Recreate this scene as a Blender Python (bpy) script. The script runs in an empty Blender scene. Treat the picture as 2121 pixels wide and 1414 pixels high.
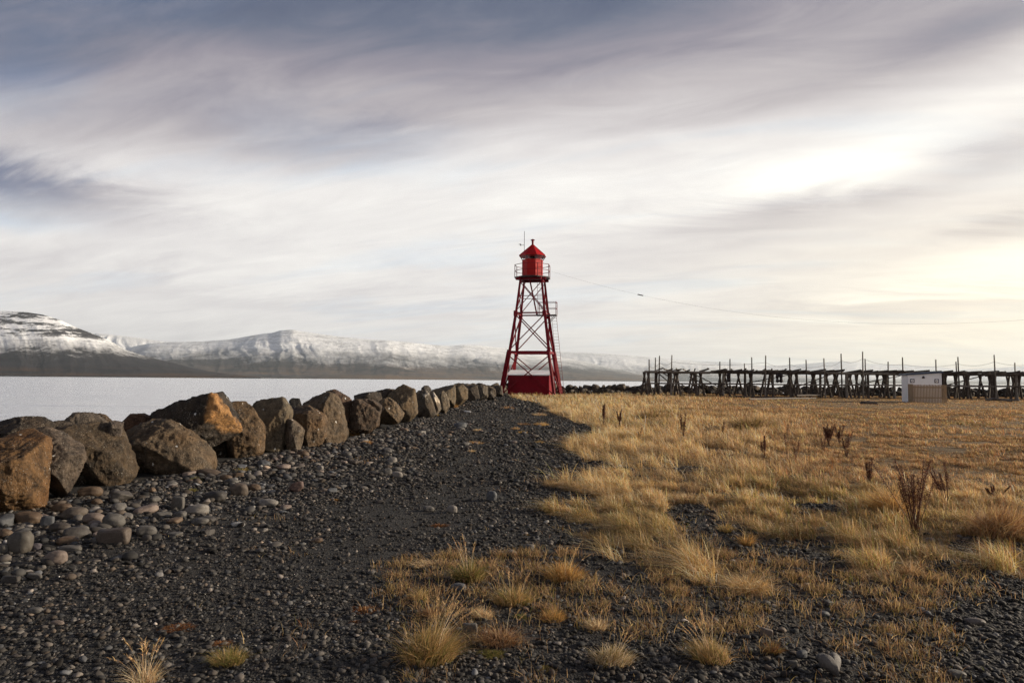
import bpy, math, random
import numpy as np
from mathutils import Vector, Matrix

random.seed(7)
RNG = np.random.default_rng(11)
scene = bpy.context.scene
COL = scene.collection
R = math.radians
W, H, F = 2121.0, 1414.0, 1414.0          # photograph frame and focal length in its pixels (24 mm lens)
PITCH, ROLL = R(3.24), R(0.49)
EYE = np.array([0.0, 0.0, 1.5])
SUN_AZ, SUN_EL = R(78), R(15)
WATER_Z = -2.5

# ------------------------------------------------------------------ camera geometry (used to survey the place from the photo)
_f = np.array([0, math.cos(PITCH), math.sin(PITCH)])
_u0 = np.array([0, -math.sin(PITCH), math.cos(PITCH)])
_r0 = np.array([1.0, 0, 0])
_r = _r0 * math.cos(ROLL) + _u0 * math.sin(ROLL)
_u = -_r0 * math.sin(ROLL) + _u0 * math.cos(ROLL)

def ray(px, py):
    return _f + _r * ((px - W / 2) / F) + _u * ((H / 2 - py) / F)

def P(px, py, Y):
    d = ray(px, py)
    return EYE + d * (Y / d[1])

def G(px, py, z=0.0):
    d = ray(px, py)
    return EYE + d * ((z - EYE[2]) / d[2])

def project(p):
    q = p - EYE
    zc = np.maximum(q @ _f, 1e-3)
    return W / 2 + (q @ _r) / zc * F, H / 2 - (q @ _u) / zc * F

# ------------------------------------------------------------------ noise
def _hash(ix, iy, iz, seed):
    h = (ix.astype(np.int64) * 374761393 + iy.astype(np.int64) * 668265263 + iz.astype(np.int64) * 2147483647 + seed * 974711) & 0x7fffffff
    h = ((h ^ (h >> 13)) * 1274126177) & 0x7fffffff
    h = ((h ^ (h >> 16)) * 2246822519) & 0x7fffffff
    return ((h ^ (h >> 15)) & 0xffffff) / float(0xffffff)

def vnoise(p, seed=0):
    i = np.floor(p)
    f = p - i
    f = f * f * f * (f * (f * 6 - 15) + 10)
    x, y, z = i[:, 0], i[:, 1], i[:, 2]
    fx, fy, fz = f[:, 0], f[:, 1], f[:, 2]
    out = 0
    for a in (0, 1):
        for b in (0, 1):
            for c in (0, 1):
                w = (fx if a else 1 - fx) * (fy if b else 1 - fy) * (fz if c else 1 - fz)
                out = out + w * _hash(x + a, y + b, z + c, seed)
    return out * 2 - 1

def fbm(p, octv=4, seed=0, gain=0.5):
    a, s, t = 1.0, 0, 0
    q = np.array(p, float)
    for k in range(octv):
        s = s + a * vnoise(q, seed + 17 * k)
        t += a
        a *= gain
        q = q * 2.03 + 13.7
    return s / t

def n2(x, y, sc, octv=3, seed=0):
    x = np.asarray(x, float).ravel(); y = np.asarray(y, float).ravel()
    return fbm(np.stack([x * sc, y * sc, np.full_like(x, 0.5)], 1), octv, seed)

def sstep(a, b, x):
    t = np.clip((x - a) / (b - a), 0, 1)
    return t * t * (3 - 2 * t)

def in_poly(px, py, poly):
    inside = np.zeros(len(px), bool)
    n = len(poly)
    for i in range(n):
        x0, y0 = poly[i]; x1, y1 = poly[(i + 1) % n]
        c = (y0 > py) != (y1 > py)
        with np.errstate(divide='ignore', invalid='ignore'):
            xi = (x1 - x0) * (py - y0) / ((y1 - y0) if y1 != y0 else 1e-9) + x0
        inside ^= c & (px < xi)
    return inside

# ------------------------------------------------------------------ object helpers
def tag(o, label=None, cat=None, group=None, kind=None):
    if label: o['label'] = label
    if cat: o['category'] = cat
    if group: o['group'] = group
    if kind: o['kind'] = kind
    return o

def empty(name, loc, rz=0.0):
    o = bpy.data.objects.new(name, None)
    o.location = loc
    o.rotation_euler = (0, 0, rz)
    o.empty_display_size = 0.2
    COL.objects.link(o)
    return o

def link(name, me, mat, parent=None, smooth=False):
    if mat: me.materials.append(mat)
    if smooth:
        me.polygons.foreach_set('use_smooth', np.ones(len(me.polygons), bool))
    o = bpy.data.objects.new(name, me)
    COL.objects.link(o)
    if parent: o.parent = parent
    return o

def big_mesh(name, co, loops, starts, col=None, smooth=True):
    me = bpy.data.meshes.new(name)
    me.vertices.add(len(co)); me.vertices.foreach_set('co', np.ascontiguousarray(co, np.float32).ravel())
    me.loops.add(len(loops)); me.loops.foreach_set('vertex_index', np.ascontiguousarray(loops, np.int32))
    me.polygons.add(len(starts)); me.polygons.foreach_set('loop_start', np.ascontiguousarray(starts, np.int32))
    me.update(calc_edges=True)
    me.polygons.foreach_set('use_smooth', np.full(len(starts), smooth, bool))
    if col is not None:
        at = me.color_attributes.new('Col', 'FLOAT_COLOR', 'POINT')
        c4 = np.ones((len(co), 4), np.float32); c4[:, :3] = col
        at.data.foreach_set('color', c4.ravel())
    return me

def tri_mesh(name, co, tris, col=None, smooth=True):
    return big_mesh(name, co, tris.ravel(), np.arange(len(tris)) * 3, col, smooth)

def grid_mesh(name, co, nu, nv, col=None, smooth=True):
    i = np.arange(nu * nv).reshape(nu, nv)
    q = np.stack([i[:-1, :-1], i[1:, :-1], i[1:, 1:], i[:-1, 1:]], -1).reshape(-1, 4)
    return big_mesh(name, co, q.ravel(), np.arange(len(q)) * 4, col, smooth)

class MB:
    def __init__(s): s.v, s.f = [], []
    def add(s, vs, fs):
        n = len(s.v)
        s.v += [tuple(map(float, v)) for v in vs]
        s.f += [tuple(n + i for i in f) for f in fs]
        return s
    def box(s, lo, hi):
        x0, y0, z0 = lo; x1, y1, z1 = hi
        return s.add([(x0, y0, z0), (x1, y0, z0), (x1, y1, z0), (x0, y1, z0), (x0, y0, z1), (x1, y0, z1), (x1, y1, z1), (x0, y1, z1)],
                     [(3, 2, 1, 0), (4, 5, 6, 7), (0, 1, 5, 4), (1, 2, 6, 5), (2, 3, 7, 6), (3, 0, 4, 7)])
    def _frame(s, a, b, up=(0, 0, 1)):
        a = Vector(a); b = Vector(b); d = (b - a).normalized()
        u = Vector(up)
        if abs(d.dot(u)) > 0.98: u = Vector((1, 0, 0))
        x = d.cross(u).normalized(); y = x.cross(d).normalized()
        return a, b, x, y
    def bar(s, a, b, w, h=None, up=(0, 0, 1)):
        h = h or w
        a, b, x, y = s._frame(a, b, up)
        vs = [p + x * (sx * w / 2) + y * (sy * h / 2) for p in (a, b) for sx, sy in ((-1, -1), (1, -1), (1, 1), (-1, 1))]
        return s.add(vs, [(0, 1, 2, 3), (7, 6, 5, 4), (0, 4, 5, 1), (1, 5, 6, 2), (2, 6, 7, 3), (3, 7, 4, 0)])
    def angle(s, a, b, w, t, up=(0, 0, 1)):      # an L section
        a, b, x, y = s._frame(a, b, up)
        pr = [(0, 0), (w, 0), (w, t), (t, t), (t, w), (0, w)]
        vs = [p + x * (u - w / 3) + y * (v - w / 3) for p in (a, b) for u, v in pr]
        return s.add(vs, [(5, 4, 3, 2, 1, 0), (6, 7, 8, 9, 10, 11)] + [(i, (i + 1) % 6, 6 + (i + 1) % 6, 6 + i) for i in range(6)])
    def tube(s, pts, rad, n=6):
        m = len(pts); vs = []
        for k, p in enumerate(pts):
            a = pts[max(k - 1, 0)]; b = pts[min(k + 1, m - 1)]
            _, _, x, y = s._frame(a, b)
            r = rad[k] if hasattr(rad, '__len__') else rad
            vs += [Vector(p) + x * (r * math.cos(2 * math.pi * j / n)) + y * (r * math.sin(2 * math.pi * j / n)) for j in range(n)]
        fs = [(k * n + j, k * n + (j + 1) % n, (k + 1) * n + (j + 1) % n, (k + 1) * n + j) for k in range(m - 1) for j in range(n)]
        return s.add(vs, fs + [tuple(range(n - 1, -1, -1)), tuple((m - 1) * n + j for j in range(n))])
    def prism(s, rings, cap=True):               # stacked rings of equal count
        n = len(rings[0]); vs = [v for r in rings for v in r]
        fs = [(k * n + j, k * n + (j + 1) % n, (k + 1) * n + (j + 1) % n, (k + 1) * n + j) for k in range(len(rings) - 1) for j in range(n)]
        if cap: fs += [tuple(range(n - 1, -1, -1)), tuple((len(rings) - 1) * n + j for j in range(n))]
        return s.add(vs, fs)
    def build(s, name, mat, parent=None, smooth=False, bevel=0):
        me = bpy.data.meshes.new(name)
        me.from_pydata(s.v, [], s.f); me.update()
        o = link(name, me, mat, parent, smooth)
        if bevel:
            m = o.modifiers.new('Bevel', 'BEVEL'); m.width = bevel; m.segments = 1; m.limit_method = 'ANGLE'
        return o

# ------------------------------------------------------------------ node helpers
class NT:
    def __init__(s, tree): s.t = tree; s.n = tree.nodes; s.l = tree.links
    def node(s, typ, **kw):
        n = s.n.new(typ)
        for k, v in kw.items():
            if k == 'ins':
                for kk, vv in v.items(): s.set(n.inputs[kk], vv)
            else: setattr(n, k, v)
        return n
    def set(s, sock, v):
        if isinstance(v, bpy.types.NodeSocket): s.l.new(v, sock)
        else: sock.default_value = v
    def m(s, op, a, b=None, c=None, clamp=False):
        n = s.n.new('ShaderNodeMath'); n.operation = op; n.use_clamp = clamp
        s.set(n.inputs[0], a)
        if b is not None: s.set(n.inputs[1], b)
        if c is not None: s.set(n.inputs[2], c)
        return n.outputs[0]
    def noise(s, vec, scale, detail=4, rough=0.55, dist=0.0, out='Fac'):
        n = s.n.new('ShaderNodeTexNoise')
        if vec is not None: s.l.new(vec, n.inputs['Vector'])
        n.inputs['Scale'].default_value = scale; n.inputs['Detail'].default_value = detail
        n.inputs['Roughness'].default_value = rough; n.inputs['Distortion'].default_value = dist
        return n.outputs[out]
    def voro(s, vec, scale, feature='F1', out='Distance'):
        n = s.n.new('ShaderNodeTexVoronoi'); n.feature = feature
        if vec is not None: s.l.new(vec, n.inputs['Vector'])
        n.inputs['Scale'].default_value = scale
        return n.outputs[out]
    def ramp(s, fac, stops, interp='LINEAR'):
        n = s.n.new('ShaderNodeValToRGB'); s.set(n.inputs[0], fac)
        e = n.color_ramp.elements; n.color_ramp.interpolation = interp
        while len(e) < len(stops): e.new(0.5)
        for el, (p, c) in zip(e, stops):
            el.position = p; el.color = (c, c, c, 1) if not hasattr(c, '__len__') else (*c[:3], 1)
        return n.outputs[0]
    def mix(s, fac, a, b, mode='MIX'):
        n = s.n.new('ShaderNodeMix'); n.data_type = 'RGBA'; n.blend_type = mode
        s.set(n.inputs[0], fac)
        for k, v in ((6, a), (7, b)):
            s.set(n.inputs[k], v if isinstance(v, bpy.types.NodeSocket) else (*v[:3], 1))
        return n.outputs[2]
    def mapping(s, vec, scale=(1, 1, 1), rot=(0, 0, 0), loc=(0, 0, 0)):
        n = s.n.new('ShaderNodeMapping'); s.l.new(vec, n.inputs[0])
        n.inputs['Scale'].default_value = scale; n.inputs['Rotation'].default_value = rot; n.inputs['Location'].default_value = loc
        return n.outputs[0]
    def bump(s, h, strength=0.5, dist=0.05, normal=None):
        n = s.n.new('ShaderNodeBump'); s.l.new(h, n.inputs['Height'])
        n.inputs['Strength'].default_value = strength; n.inputs['Distance'].default_value = dist
        if normal is not None: s.l.new(normal, n.inputs['Normal'])
        return n.outputs[0]

def lin(r, g=None, b=None):
    c = (r, g, b) if g is not None else r
    return tuple(((v / 255) / 12.92 if v <= 10 else (((v / 255) + 0.055) / 1.055) ** 2.4) for v in c)

def material(name):
    m = bpy.data.materials.new(name); m.use_nodes = True
    t = NT(m.node_tree); bs = m.node_tree.nodes['Principled BSDF']
    return m, t, bs

def pos(t):  return t.node('ShaderNodeNewGeometry').outputs['Position']
def ocoord(t): return t.node('ShaderNodeTexCoord').outputs['Object']

def simple(name, base, rough=0.6, var=0.25, scale=6.0, bump=0.2, bdist=0.01, metal=0.0, stretch=(1, 1, 1), dirt=None, spec=0.5):
    m, t, b = material(name)
    v = t.mapping(ocoord(t), scale=stretch)
    n = t.noise(v, scale, 5, 0.6)
    f = t.ramp(n, [(0.3, 0.0), (0.7, 1.0)])
    c = t.mix(f, tuple(x * (1 - var) for x in base), tuple(min(1, x * (1 + var)) for x in base))
    if dirt:
        n2_ = t.noise(v, scale * 0.45, 6, 0.7)
        c = t.mix(t.ramp(n2_, [(0.52, 0.0), (0.68, 0.8)]), c, dirt)
    t.set(b.inputs['Base Color'], c)
    b.inputs['Roughness'].default_value = rough; b.inputs['Metallic'].default_value = metal
    b.inputs['Specular IOR Level'].default_value = spec
    t.set(b.inputs['Normal'], t.bump(t.noise(v, scale * 4, 4, 0.6), bump, bdist))
    return m

M = {}
M['red'] = simple('red_paint', (0.175, 0.003, 0.011), 0.5, 0.2, 3.0, 0.15, 0.004, dirt=(0.10, 0.006, 0.010), spec=0.18)
M['red_bright'] = simple('red_lantern_paint', (0.40, 0.006, 0.006), 0.45, 0.12, 4.0, 0.12, 0.004, dirt=(0.33, 0.016, 0.012), spec=0.18)
M['red_wall'] = simple('red_shed_paint', (0.19, 0.0025, 0.011), 0.7, 0.16, 2.0, 0.25, 0.006, dirt=(0.085, 0.002, 0.006), spec=0.18)
M['dark_steel'] = simple('dark_steel', (0.035, 0.022, 0.024), 0.5, 0.3, 8.0)
M['grey_steel'] = simple('grey_steel', (0.2, 0.2, 0.2), 0.5, 0.2, 8.0, metal=0.5)
M['white_roof'] = simple('frosted_white_roof', (0.94, 0.95, 0.97), 0.7, 0.04, 3.0, 0.3, 0.01)
M['white_wall'] = simple('white_wall_paint', (0.86, 0.89, 0.94), 0.6, 0.03, 2.0, 0.15, 0.004, dirt=(0.78, 0.80, 0.84))
M['navy'] = simple('navy_roof', (0.03, 0.055, 0.11), 0.5, 0.15, 3.0)
M['sign_navy'] = simple('sign_navy', (0.012, 0.014, 0.05), 0.4, 0.05, 3.0)
M['sign_white'] = simple('sign_white', (0.8, 0.8, 0.82), 0.4, 0.03, 3.0)
M['picket'] = simple('bare_picket_wood', (0.36, 0.25, 0.15), 0.8, 0.3, 9.0, 0.3, 0.005, stretch=(8, 8, 0.6), dirt=(0.24, 0.16, 0.1))
M['old_wood'] = simple('weathered_grey_wood', (0.07, 0.052, 0.04), 0.85, 0.5, 5.0, 0.4, 0.01, stretch=(3, 3, 1), dirt=(0.035, 0.027, 0.022))
M['grey_wood'] = simple('silvered_wood', (0.19, 0.165, 0.14), 0.85, 0.4, 4.0, 0.4, 0.01, stretch=(3, 3, 1), dirt=(0.09, 0.075, 0.06))
M['cable'] = simple('cable_black', (0.05, 0.05, 0.055), 0.6, 0.1, 3.0)
M['stem'] = simple('dead_dock_stem', (0.085, 0.03, 0.018), 0.8, 0.4, 30.0)

def glass_mat():
    m, t, b = material('lantern_glass')
    b.inputs['Base Color'].default_value = (0.9, 0.95, 0.95, 1)
    b.inputs['Roughness'].default_value = 0.02
    b.inputs['Transmission Weight'].default_value = 1.0
    b.inputs['IOR'].default_value = 1.03
    return m
M['glass'] = glass_mat()

def leaf_mat(name, trans=0.4, rough=0.6):
    m, t, b = material(name)
    a = t.node('ShaderNodeAttribute', attribute_name='Col').outputs['Color']
    t.set(b.inputs['Base Color'], a)
    b.inputs['Roughness'].default_value = rough
    b.inputs['Specular IOR Level'].default_value = 0.25
    tr = t.node('ShaderNodeBsdfTranslucent'); t.l.new(a, tr.inputs['Color'])
    mx = t.node('ShaderNodeMixShader'); mx.inputs[0].default_value = trans
    t.l.new(b.outputs[0], mx.inputs[1]); t.l.new(tr.outputs[0], mx.inputs[2])
    t.l.new(mx.outputs[0], t.n['Material Output'].inputs['Surface'])
    return m
M['grass'] = leaf_mat('dry_grass_blade')
M['seed'] = leaf_mat('dead_seed', 0.15, 0.8)

def rock_mat():
    m, t, b = material('basalt_boulder')
    g = t.node('ShaderNodeNewGeometry')
    oc = ocoord(t)
    rnd = t.node('ShaderNodeObjectInfo')
    off = t.node('ShaderNodeVectorMath', operation='ADD'); t.l.new(oc, off.inputs[0])
    cmb = t.node('ShaderNodeCombineXYZ')
    k = t.m('MULTIPLY', rnd.outputs['Random'], 37.0)
    for i in range(3): t.l.new(k, cmb.inputs[i])
    t.l.new(cmb.outputs[0], off.inputs[1]); v = off.outputs[0]
    big = t.noise(v, 1.6, 5, 0.6, 0.4)
    mid = t.noise(v, 7.0, 6, 0.68)
    fine = t.noise(v, 42.0, 4, 0.7)
    col = t.node('ShaderNodeAttribute', attribute_name='Col').outputs['Color']
    tint = t.mix(1.0, col, rnd.outputs['Color'], 'MULTIPLY')
    c = t.mix(t.ramp(mid, [(0.32, 0.0), (0.7, 1.0)]), (0.16, 0.15, 0.15), (1.75, 1.6, 1.4))
    c = t.mix(1.0, tint, c, 'MULTIPLY')
    c = t.mix(t.ramp(big, [(0.5, 0.0), (0.72, 0.5)]), c, t.mix(1.0, tint, (1.7, 1.25, 0.75), 'MULTIPLY'))
    c = t.mix(t.ramp(fine, [(0.36, 0.75), (0.5, 0.0)]), c, t.mix(1.0, c, (0.3, 0.28, 0.27), 'MULTIPLY'))
    # pale lichen grains and bird droppings
    gr = t.m('MULTIPLY', t.ramp(t.noise(v, 75.0, 2, 0.5), [(0.62, 0.0), (0.69, 1.0)]), t.ramp(t.noise(v, 5.0, 3, 0.6), [(0.42, 0.0), (0.6, 0.75)]))
    c = t.mix(gr, c, (0.42, 0.38, 0.32))
    vd = t.voro(t.mapping(v, scale=(1, 1, 0.6)), 6.0)
    spl = t.m('MULTIPLY', t.ramp(t.m('ADD', vd, t.m('MULTIPLY', t.noise(v, 30.0, 2, 0.6), 0.25)), [(0.20, 1.0), (0.23, 0.0)]),
              t.ramp(t.noise(v, 2.6, 3, 0.6), [(0.47, 0.0), (0.54, 1.0)]))
    c = t.mix(t.m('MULTIPLY', spl, 0.9), c, (0.62, 0.62, 0.6))
    t.set(b.inputs['Base Color'], c)
    b.inputs['Roughness'].default_value = 0.75; b.inputs['Specular IOR Level'].default_value = 0.3
    h = t.m('ADD', t.m('MULTIPLY', mid, 1.0), t.m('MULTIPLY', fine, 0.35))
    h = t.m('ADD', h, t.m('MULTIPLY', t.noise(t.mapping(v, scale=(1, 1, 0.35)), 11.0, 5, 0.65), 0.8))
    t.set(b.inputs['Normal'], t.bump(h, 0.9, 0.065))
    return m
M['rock'] = rock_mat()

def stone_mat():
    m, t, b = material('beach_stone')
    oc = ocoord(t); oi = t.node('ShaderNodeObjectInfo')
    sp = t.noise(oc, 26.0, 4, 0.75); lg = t.noise(oc, 4.0, 4, 0.6)
    c = t.mix(1.0, oi.outputs['Color'], t.mix(t.ramp(sp, [(0.35, 0), (0.65, 1)]), (0.6, 0.6, 0.6), (1.3, 1.28, 1.25)), 'MULTIPLY')
    c = t.mix(t.ramp(lg, [(0.35, 0.55), (0.6, 0.0)]), c, t.mix(1.0, c, (0.55, 0.5, 0.46), 'MULTIPLY'))
    t.set(b.inputs['Base Color'], c)
    b.inputs['Roughness'].default_value = 0.62; b.inputs['Specular IOR Level'].default_value = 0.35
    t.set(b.inputs['Normal'], t.bump(sp, 0.3, 0.012))
    return m
M['stone'] = stone_mat()

def pebble_mat():
    m, t, b = material('gravel_pebble')
    a = t.node('ShaderNodeAttribute', attribute_name='Col').outputs['Color']
    p = pos(t)
    sp = t.noise(p, 160.0, 3, 0.7)
    t.set(b.inputs['Base Color'], t.mix(1.0, a, t.mix(sp, (0.6, 0.6, 0.6), (1.4, 1.4, 1.4)), 'MULTIPLY'))
    b.inputs['Roughness'].default_value = 0.8; b.inputs['Specular IOR Level'].default_value = 0.25
    return m
M['pebble'] = pebble_mat()

def ground_mat():
    m, t, b = material('black_gravel_ground')
    a = t.node('ShaderNodeAttribute', attribute_name='Col').outputs['Color']     # r: grass litter cover
    sep = t.node('ShaderNodeSeparateColor'); t.l.new(a, sep.inputs[0])
    p = pos(t)
    big = t.noise(p, 0.6, 4, 0.6); mid = t.noise(p, 9.0, 5, 0.7); fine = t.noise(p, 120.0, 3, 0.7)
    vc = t.node('ShaderNodeTexVoronoi'); t.l.new(p, vc.inputs['Vector']); vc.inputs['Scale'].default_value = 75.0
    vb = t.node('ShaderNodeTexVoronoi'); t.l.new(p, vb.inputs['Vector']); vb.inputs['Scale'].default_value = 34.0
    sepc = t.node('ShaderNodeSeparateColor'); t.l.new(vc.outputs['Color'], sepc.inputs[0])
    grav = t.mix(sepc.outputs[0], (0.012, 0.012, 0.0125), (0.05, 0.047, 0.045))
    grav = t.mix(t.ramp(fine, [(0.62, 0.0), (0.72, 0.7)]), grav, (0.12, 0.115, 0.11))
    grav = t.mix(t.ramp(mid, [(0.4, 0.0), (0.65, 0.65)]), grav, (0.022, 0.019, 0.017))
    grav = t.mix(t.ramp(big, [(0.52, 0.0), (0.7, 0.35)]), grav, (0.04, 0.031, 0.023))
    soil = t.mix(mid, (0.06, 0.04, 0.02), (0.24, 0.16, 0.08))
    soil = t.mix(t.ramp(fine, [(0.4, 0.0), (0.7, 0.6)]), soil, (0.24, 0.16, 0.08))
    f = t.ramp(t.m('ADD', sep.outputs[0], t.m('MULTIPLY', t.m('SUBTRACT', mid, 0.5), 0.9)), [(0.35, 0.0), (0.65, 1.0)])
    t.set(b.inputs['Base Color'], t.mix(f, grav, soil))
    b.inputs['Roughness'].default_value = 0.85; b.inputs['Specular IOR Level'].default_value = 0.25
    h = t.m('SUBTRACT', t.m('MULTIPLY', mid, 0.8), t.m('ADD', t.m('MULTIPLY', vc.outputs['Distance'], 0.45), t.m('MULTIPLY', vb.outputs['Distance'], 0.5)))
    t.set(b.inputs['Normal'], t.bump(h, 1.0, 0.03))
    return m
M['ground'] = ground_mat()

def water_mat():
    m, t, b = material('fjord_water')
    p = pos(t)
    v = t.mapping(p, scale=(1.0, 1.0, 1.0))
    w1 = t.noise(t.mapping(p, scale=(0.12, 0.5, 1), rot=(0, 0, R(8))), 1.0, 5, 0.65, 0.6)
    w2 = t.noise(t.mapping(p, scale=(0.006, 0.03, 1), rot=(0, 0, R(-6))), 1.0, 4, 0.6, 0.4)
    h = t.m('ADD', t.m('MULTIPLY', w1, 0.22), t.m('ADD', t.m('MULTIPLY', w2, 2.2), t.m('MULTIPLY', t.noise(t.mapping(p, scale=(0.02, 0.11, 1), rot=(0, 0, R(4))), 1.0, 3, 0.6, 0.5), 0.7)))
    b.inputs['Base Color'].default_value = (0.82, 0.84, 0.87, 1)
    b.inputs['Roughness'].default_value = 0.2
    b.inputs['Metallic'].default_value = 0.55
    b.inputs['IOR'].default_value = 1.33
    t.set(b.inputs['Normal'], t.bump(h, 1.0, 1.6))
    return m
M['water'] = water_mat()

def mountain_mat(name, snow0, snow1, strata=0.0, low=(0.05, 0.035, 0.026), ochre=(0.12, 0.07, 0.03), rock=(0.045, 0.042, 0.045), z_ochre=120.0, cover=1.0, rag=2.0):
    m, t, b = material(name)
    p = pos(t)
    sx = t.node('ShaderNodeSeparateXYZ'); t.l.new(p, sx.inputs[0]); z = sx.outputs[2]
    big = t.noise(p, 0.0009, 5, 0.6); mid = t.noise(p, 0.005, 6, 0.7); fine = t.noise(p, 0.022, 5, 0.7)
    at = t.node('ShaderNodeAttribute', attribute_name='Col').outputs['Vector']
    streak = t.noise(t.mapping(at, scale=(34.0, 4.0, 0)), 1.0, 6, 0.72, 0.5)
    fstreak = t.noise(t.mapping(at, scale=(60.0, 7.0, 0)), 1.0, 5, 0.75, 0.3)
    bands = t.noise(t.mapping(p, scale=(0.0021, 0.0008, 0.024)), 1.0, 5, 0.68, 0.7)
    zz = t.m('ADD', z, t.m('MULTIPLY', t.m('ADD', t.m('SUBTRACT', mid, 0.5), t.m('MULTIPLY', t.m('SUBTRACT', fine, 0.5), 0.9)), (snow1 - snow0) * rag))
    zz = t.m('ADD', zz, t.m('MULTIPLY', t.m('SUBTRACT', streak, 0.5), (snow1 - snow0) * 0.4))
    zz = t.m('ADD', zz, t.m('MULTIPLY', t.m('SUBTRACT', big, 0.5), (snow1 - snow0) * 1.6))
    sn = t.node('ShaderNodeMapRange'); t.set(sn.inputs[0], zz); sn.inputs[1].default_value = snow0; sn.inputs[2].default_value = snow1
    snow = t.m('MULTIPLY', sn.outputs[0], cover)
    rocky0 = t.m('MULTIPLY', t.ramp(t.m('ADD', fstreak, t.m('MULTIPLY', t.m('SUBTRACT', mid, 0.5), 0.5)), [(0.54, 0.0), (0.7, 0.5)]), t.ramp(big, [(0.42, 0.1), (0.62, 1.0)]))
    snow = t.m('MULTIPLY', snow, t.m('SUBTRACT', 1.0, rocky0))
    rocky = t.m('MULTIPLY', t.ramp(fine, [(0.5, 0.0), (0.66, 0.6)]), t.ramp(mid, [(0.42, 0.0), (0.62, 1.0)]))
    snow = t.m('MULTIPLY', snow, t.m('SUBTRACT', 1.0, rocky))
    if strata:
        st = t.m('MULTIPLY', t.ramp(t.m('ADD', bands, t.m('ADD', t.m('MULTIPLY', t.m('SUBTRACT', mid, 0.5), 0.55), t.m('MULTIPLY', t.m('SUBTRACT', fine, 0.5), 0.4))), [(0.5, 0.0), (0.57, 1.0)]), strata)
        up = t.node('ShaderNodeMapRange'); t.set(up.inputs[0], z); up.inputs[1].default_value = snow0 + 90; up.inputs[2].default_value = snow0 + 200
        snow = t.m('MULTIPLY', snow, t.m('SUBTRACT', 1.0, t.m('MULTIPLY', st, up.outputs[0])))
    base = t.mix(t.ramp(t.m('ADD', t.m('MULTIPLY', mid, 0.5), t.m('MULTIPLY', big, 0.5)), [(0.42, 0.0), (0.56, 1.0)]), tuple(x * 0.6 for x in low), tuple(x * 1.9 for x in low))
    oz = t.node('ShaderNodeMapRange'); t.set(oz.inputs[0], z); oz.inputs[1].default_value = z_ochre * 1.3; oz.inputs[2].default_value = z_ochre * 0.4
    lowb = t.noise(t.mapping(p, scale=(0.0007, 0.0007, 0.03)), 1.0, 4, 0.6, 0.5)
    base = t.mix(t.m('MULTIPLY', oz.outputs[0], t.ramp(t.m('ADD', t.m('MULTIPLY', lowb, 0.6), t.m('MULTIPLY', big, 0.4)), [(0.46, 0.0), (0.58, 1.0)])), base, ochre)
    rz = t.node('ShaderNodeMapRange'); t.set(rz.inputs[0], z); rz.inputs[1].default_value = z_ochre; rz.inputs[2].default_value = snow0 + 60
    base = t.mix(rz.outputs[0], base, rock)
    t.set(b.inputs['Base Color'], t.mix(snow, base, (0.92, 0.94, 0.97)))
    b.inputs['Roughness'].default_value = 0.9; b.inputs['Specular IOR Level'].default_value = 0.1
    t.set(b.inputs['Normal'], t.bump(t.m('ADD', t.m('MULTIPLY', mid, 1.0), t.m('MULTIPLY', streak, 0.3)), 0.4, 50.0))
    return m

# ------------------------------------------------------------------ the lie of the land
def xwall(y):
    return np.interp(y, [-40, 7.5, 12, 16, 22, 33, 62, 140], [-7.0, -5.9, -5.3, -4.6, -3.9, -3.6, -3.2, -3.2])

FIELD = [(1050, 821), (1120, 838), (1150, 858), (1215, 880), (1262, 905), (1195, 915), (1180, 925), (1195, 945), (1250, 958), (1215, 980), (1110, 1000),
         (1190, 1018), (1270, 1040), (1140, 1052), (1170, 1078), (1260, 1100), (1195, 1112), (1215, 1140), (1330, 1165), (1430, 1194), (1520, 1224), (1625, 1240), (1600, 1205), (1500, 1165), (1430, 1110),
         (1392, 1066), (1390, 1046), (1490, 1044), (1500, 1085), (1580, 1110), (1700, 1125), (1750, 1142), (1765, 1205), (1870, 1212), (1900, 1170), (2000, 1165),
         (2121, 1205), (3200, 1300), (9000, 1800), (9000, 812), (1600, 812)]
SPARSE = [(830, 1150), (1215, 1120), (1420, 1150), (1345, 1080), (1500, 1060), (2121, 1150), (3200, 1250), (9000, 1700), (9000, 2600), (700, 2600), (800, 1414), (800, 1300)]

def cover(x, y):
    """dense-grass cover 0..1, sparse cover 0..1"""
    p = np.stack([x, y, np.zeros_like(x)], 1)
    px, py = project(p)
    wob = n2(x, y, 1.3, 3, 5)
    s = np.clip((py - 790) / 330, 0.05, 1.2)
    wob2 = n2(x, y, 4.5, 2, 15)
    pxw = px + (wob * 70 + wob2 * 30) * s; pyw = py + (n2(x, y, 1.7, 3, 9) * 24 + n2(x, y, 5, 2, 19) * 10) * s
    d = in_poly(pxw, pyw, FIELD) & (y > 0.5)
    bare = n2(x, y, 0.55, 3, 21)
    nearbare = n2(x, y, 1.1, 3, 33)
    keep = np.where(y > 34, 1.0, np.clip(1.22 - 2.2 * np.maximum(nearbare - 0.18, 0) * 3, 0, 1))
    d = d * keep
    s_ = in_poly(px + wob * 190 + n2(x, y, 4.0, 2, 77) * 70, py + wob * 30, SPARSE).astype(float)
    s_ = s_ * sstep(-0.2, 0.25, n2(x, y, 1.6, 3, 44) + 0.16) * (d < 0.3)
    back = (y <= 0.5)
    bit = (n2(x, y, 1.5, 3, 55) > 0.34) & (px < 1230) & (py > 850)
    s_ = np.where(bit, np.maximum(s_, 0.22), s_)
    s_ = np.where(back, 0.3, s_)
    return d, s_

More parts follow.
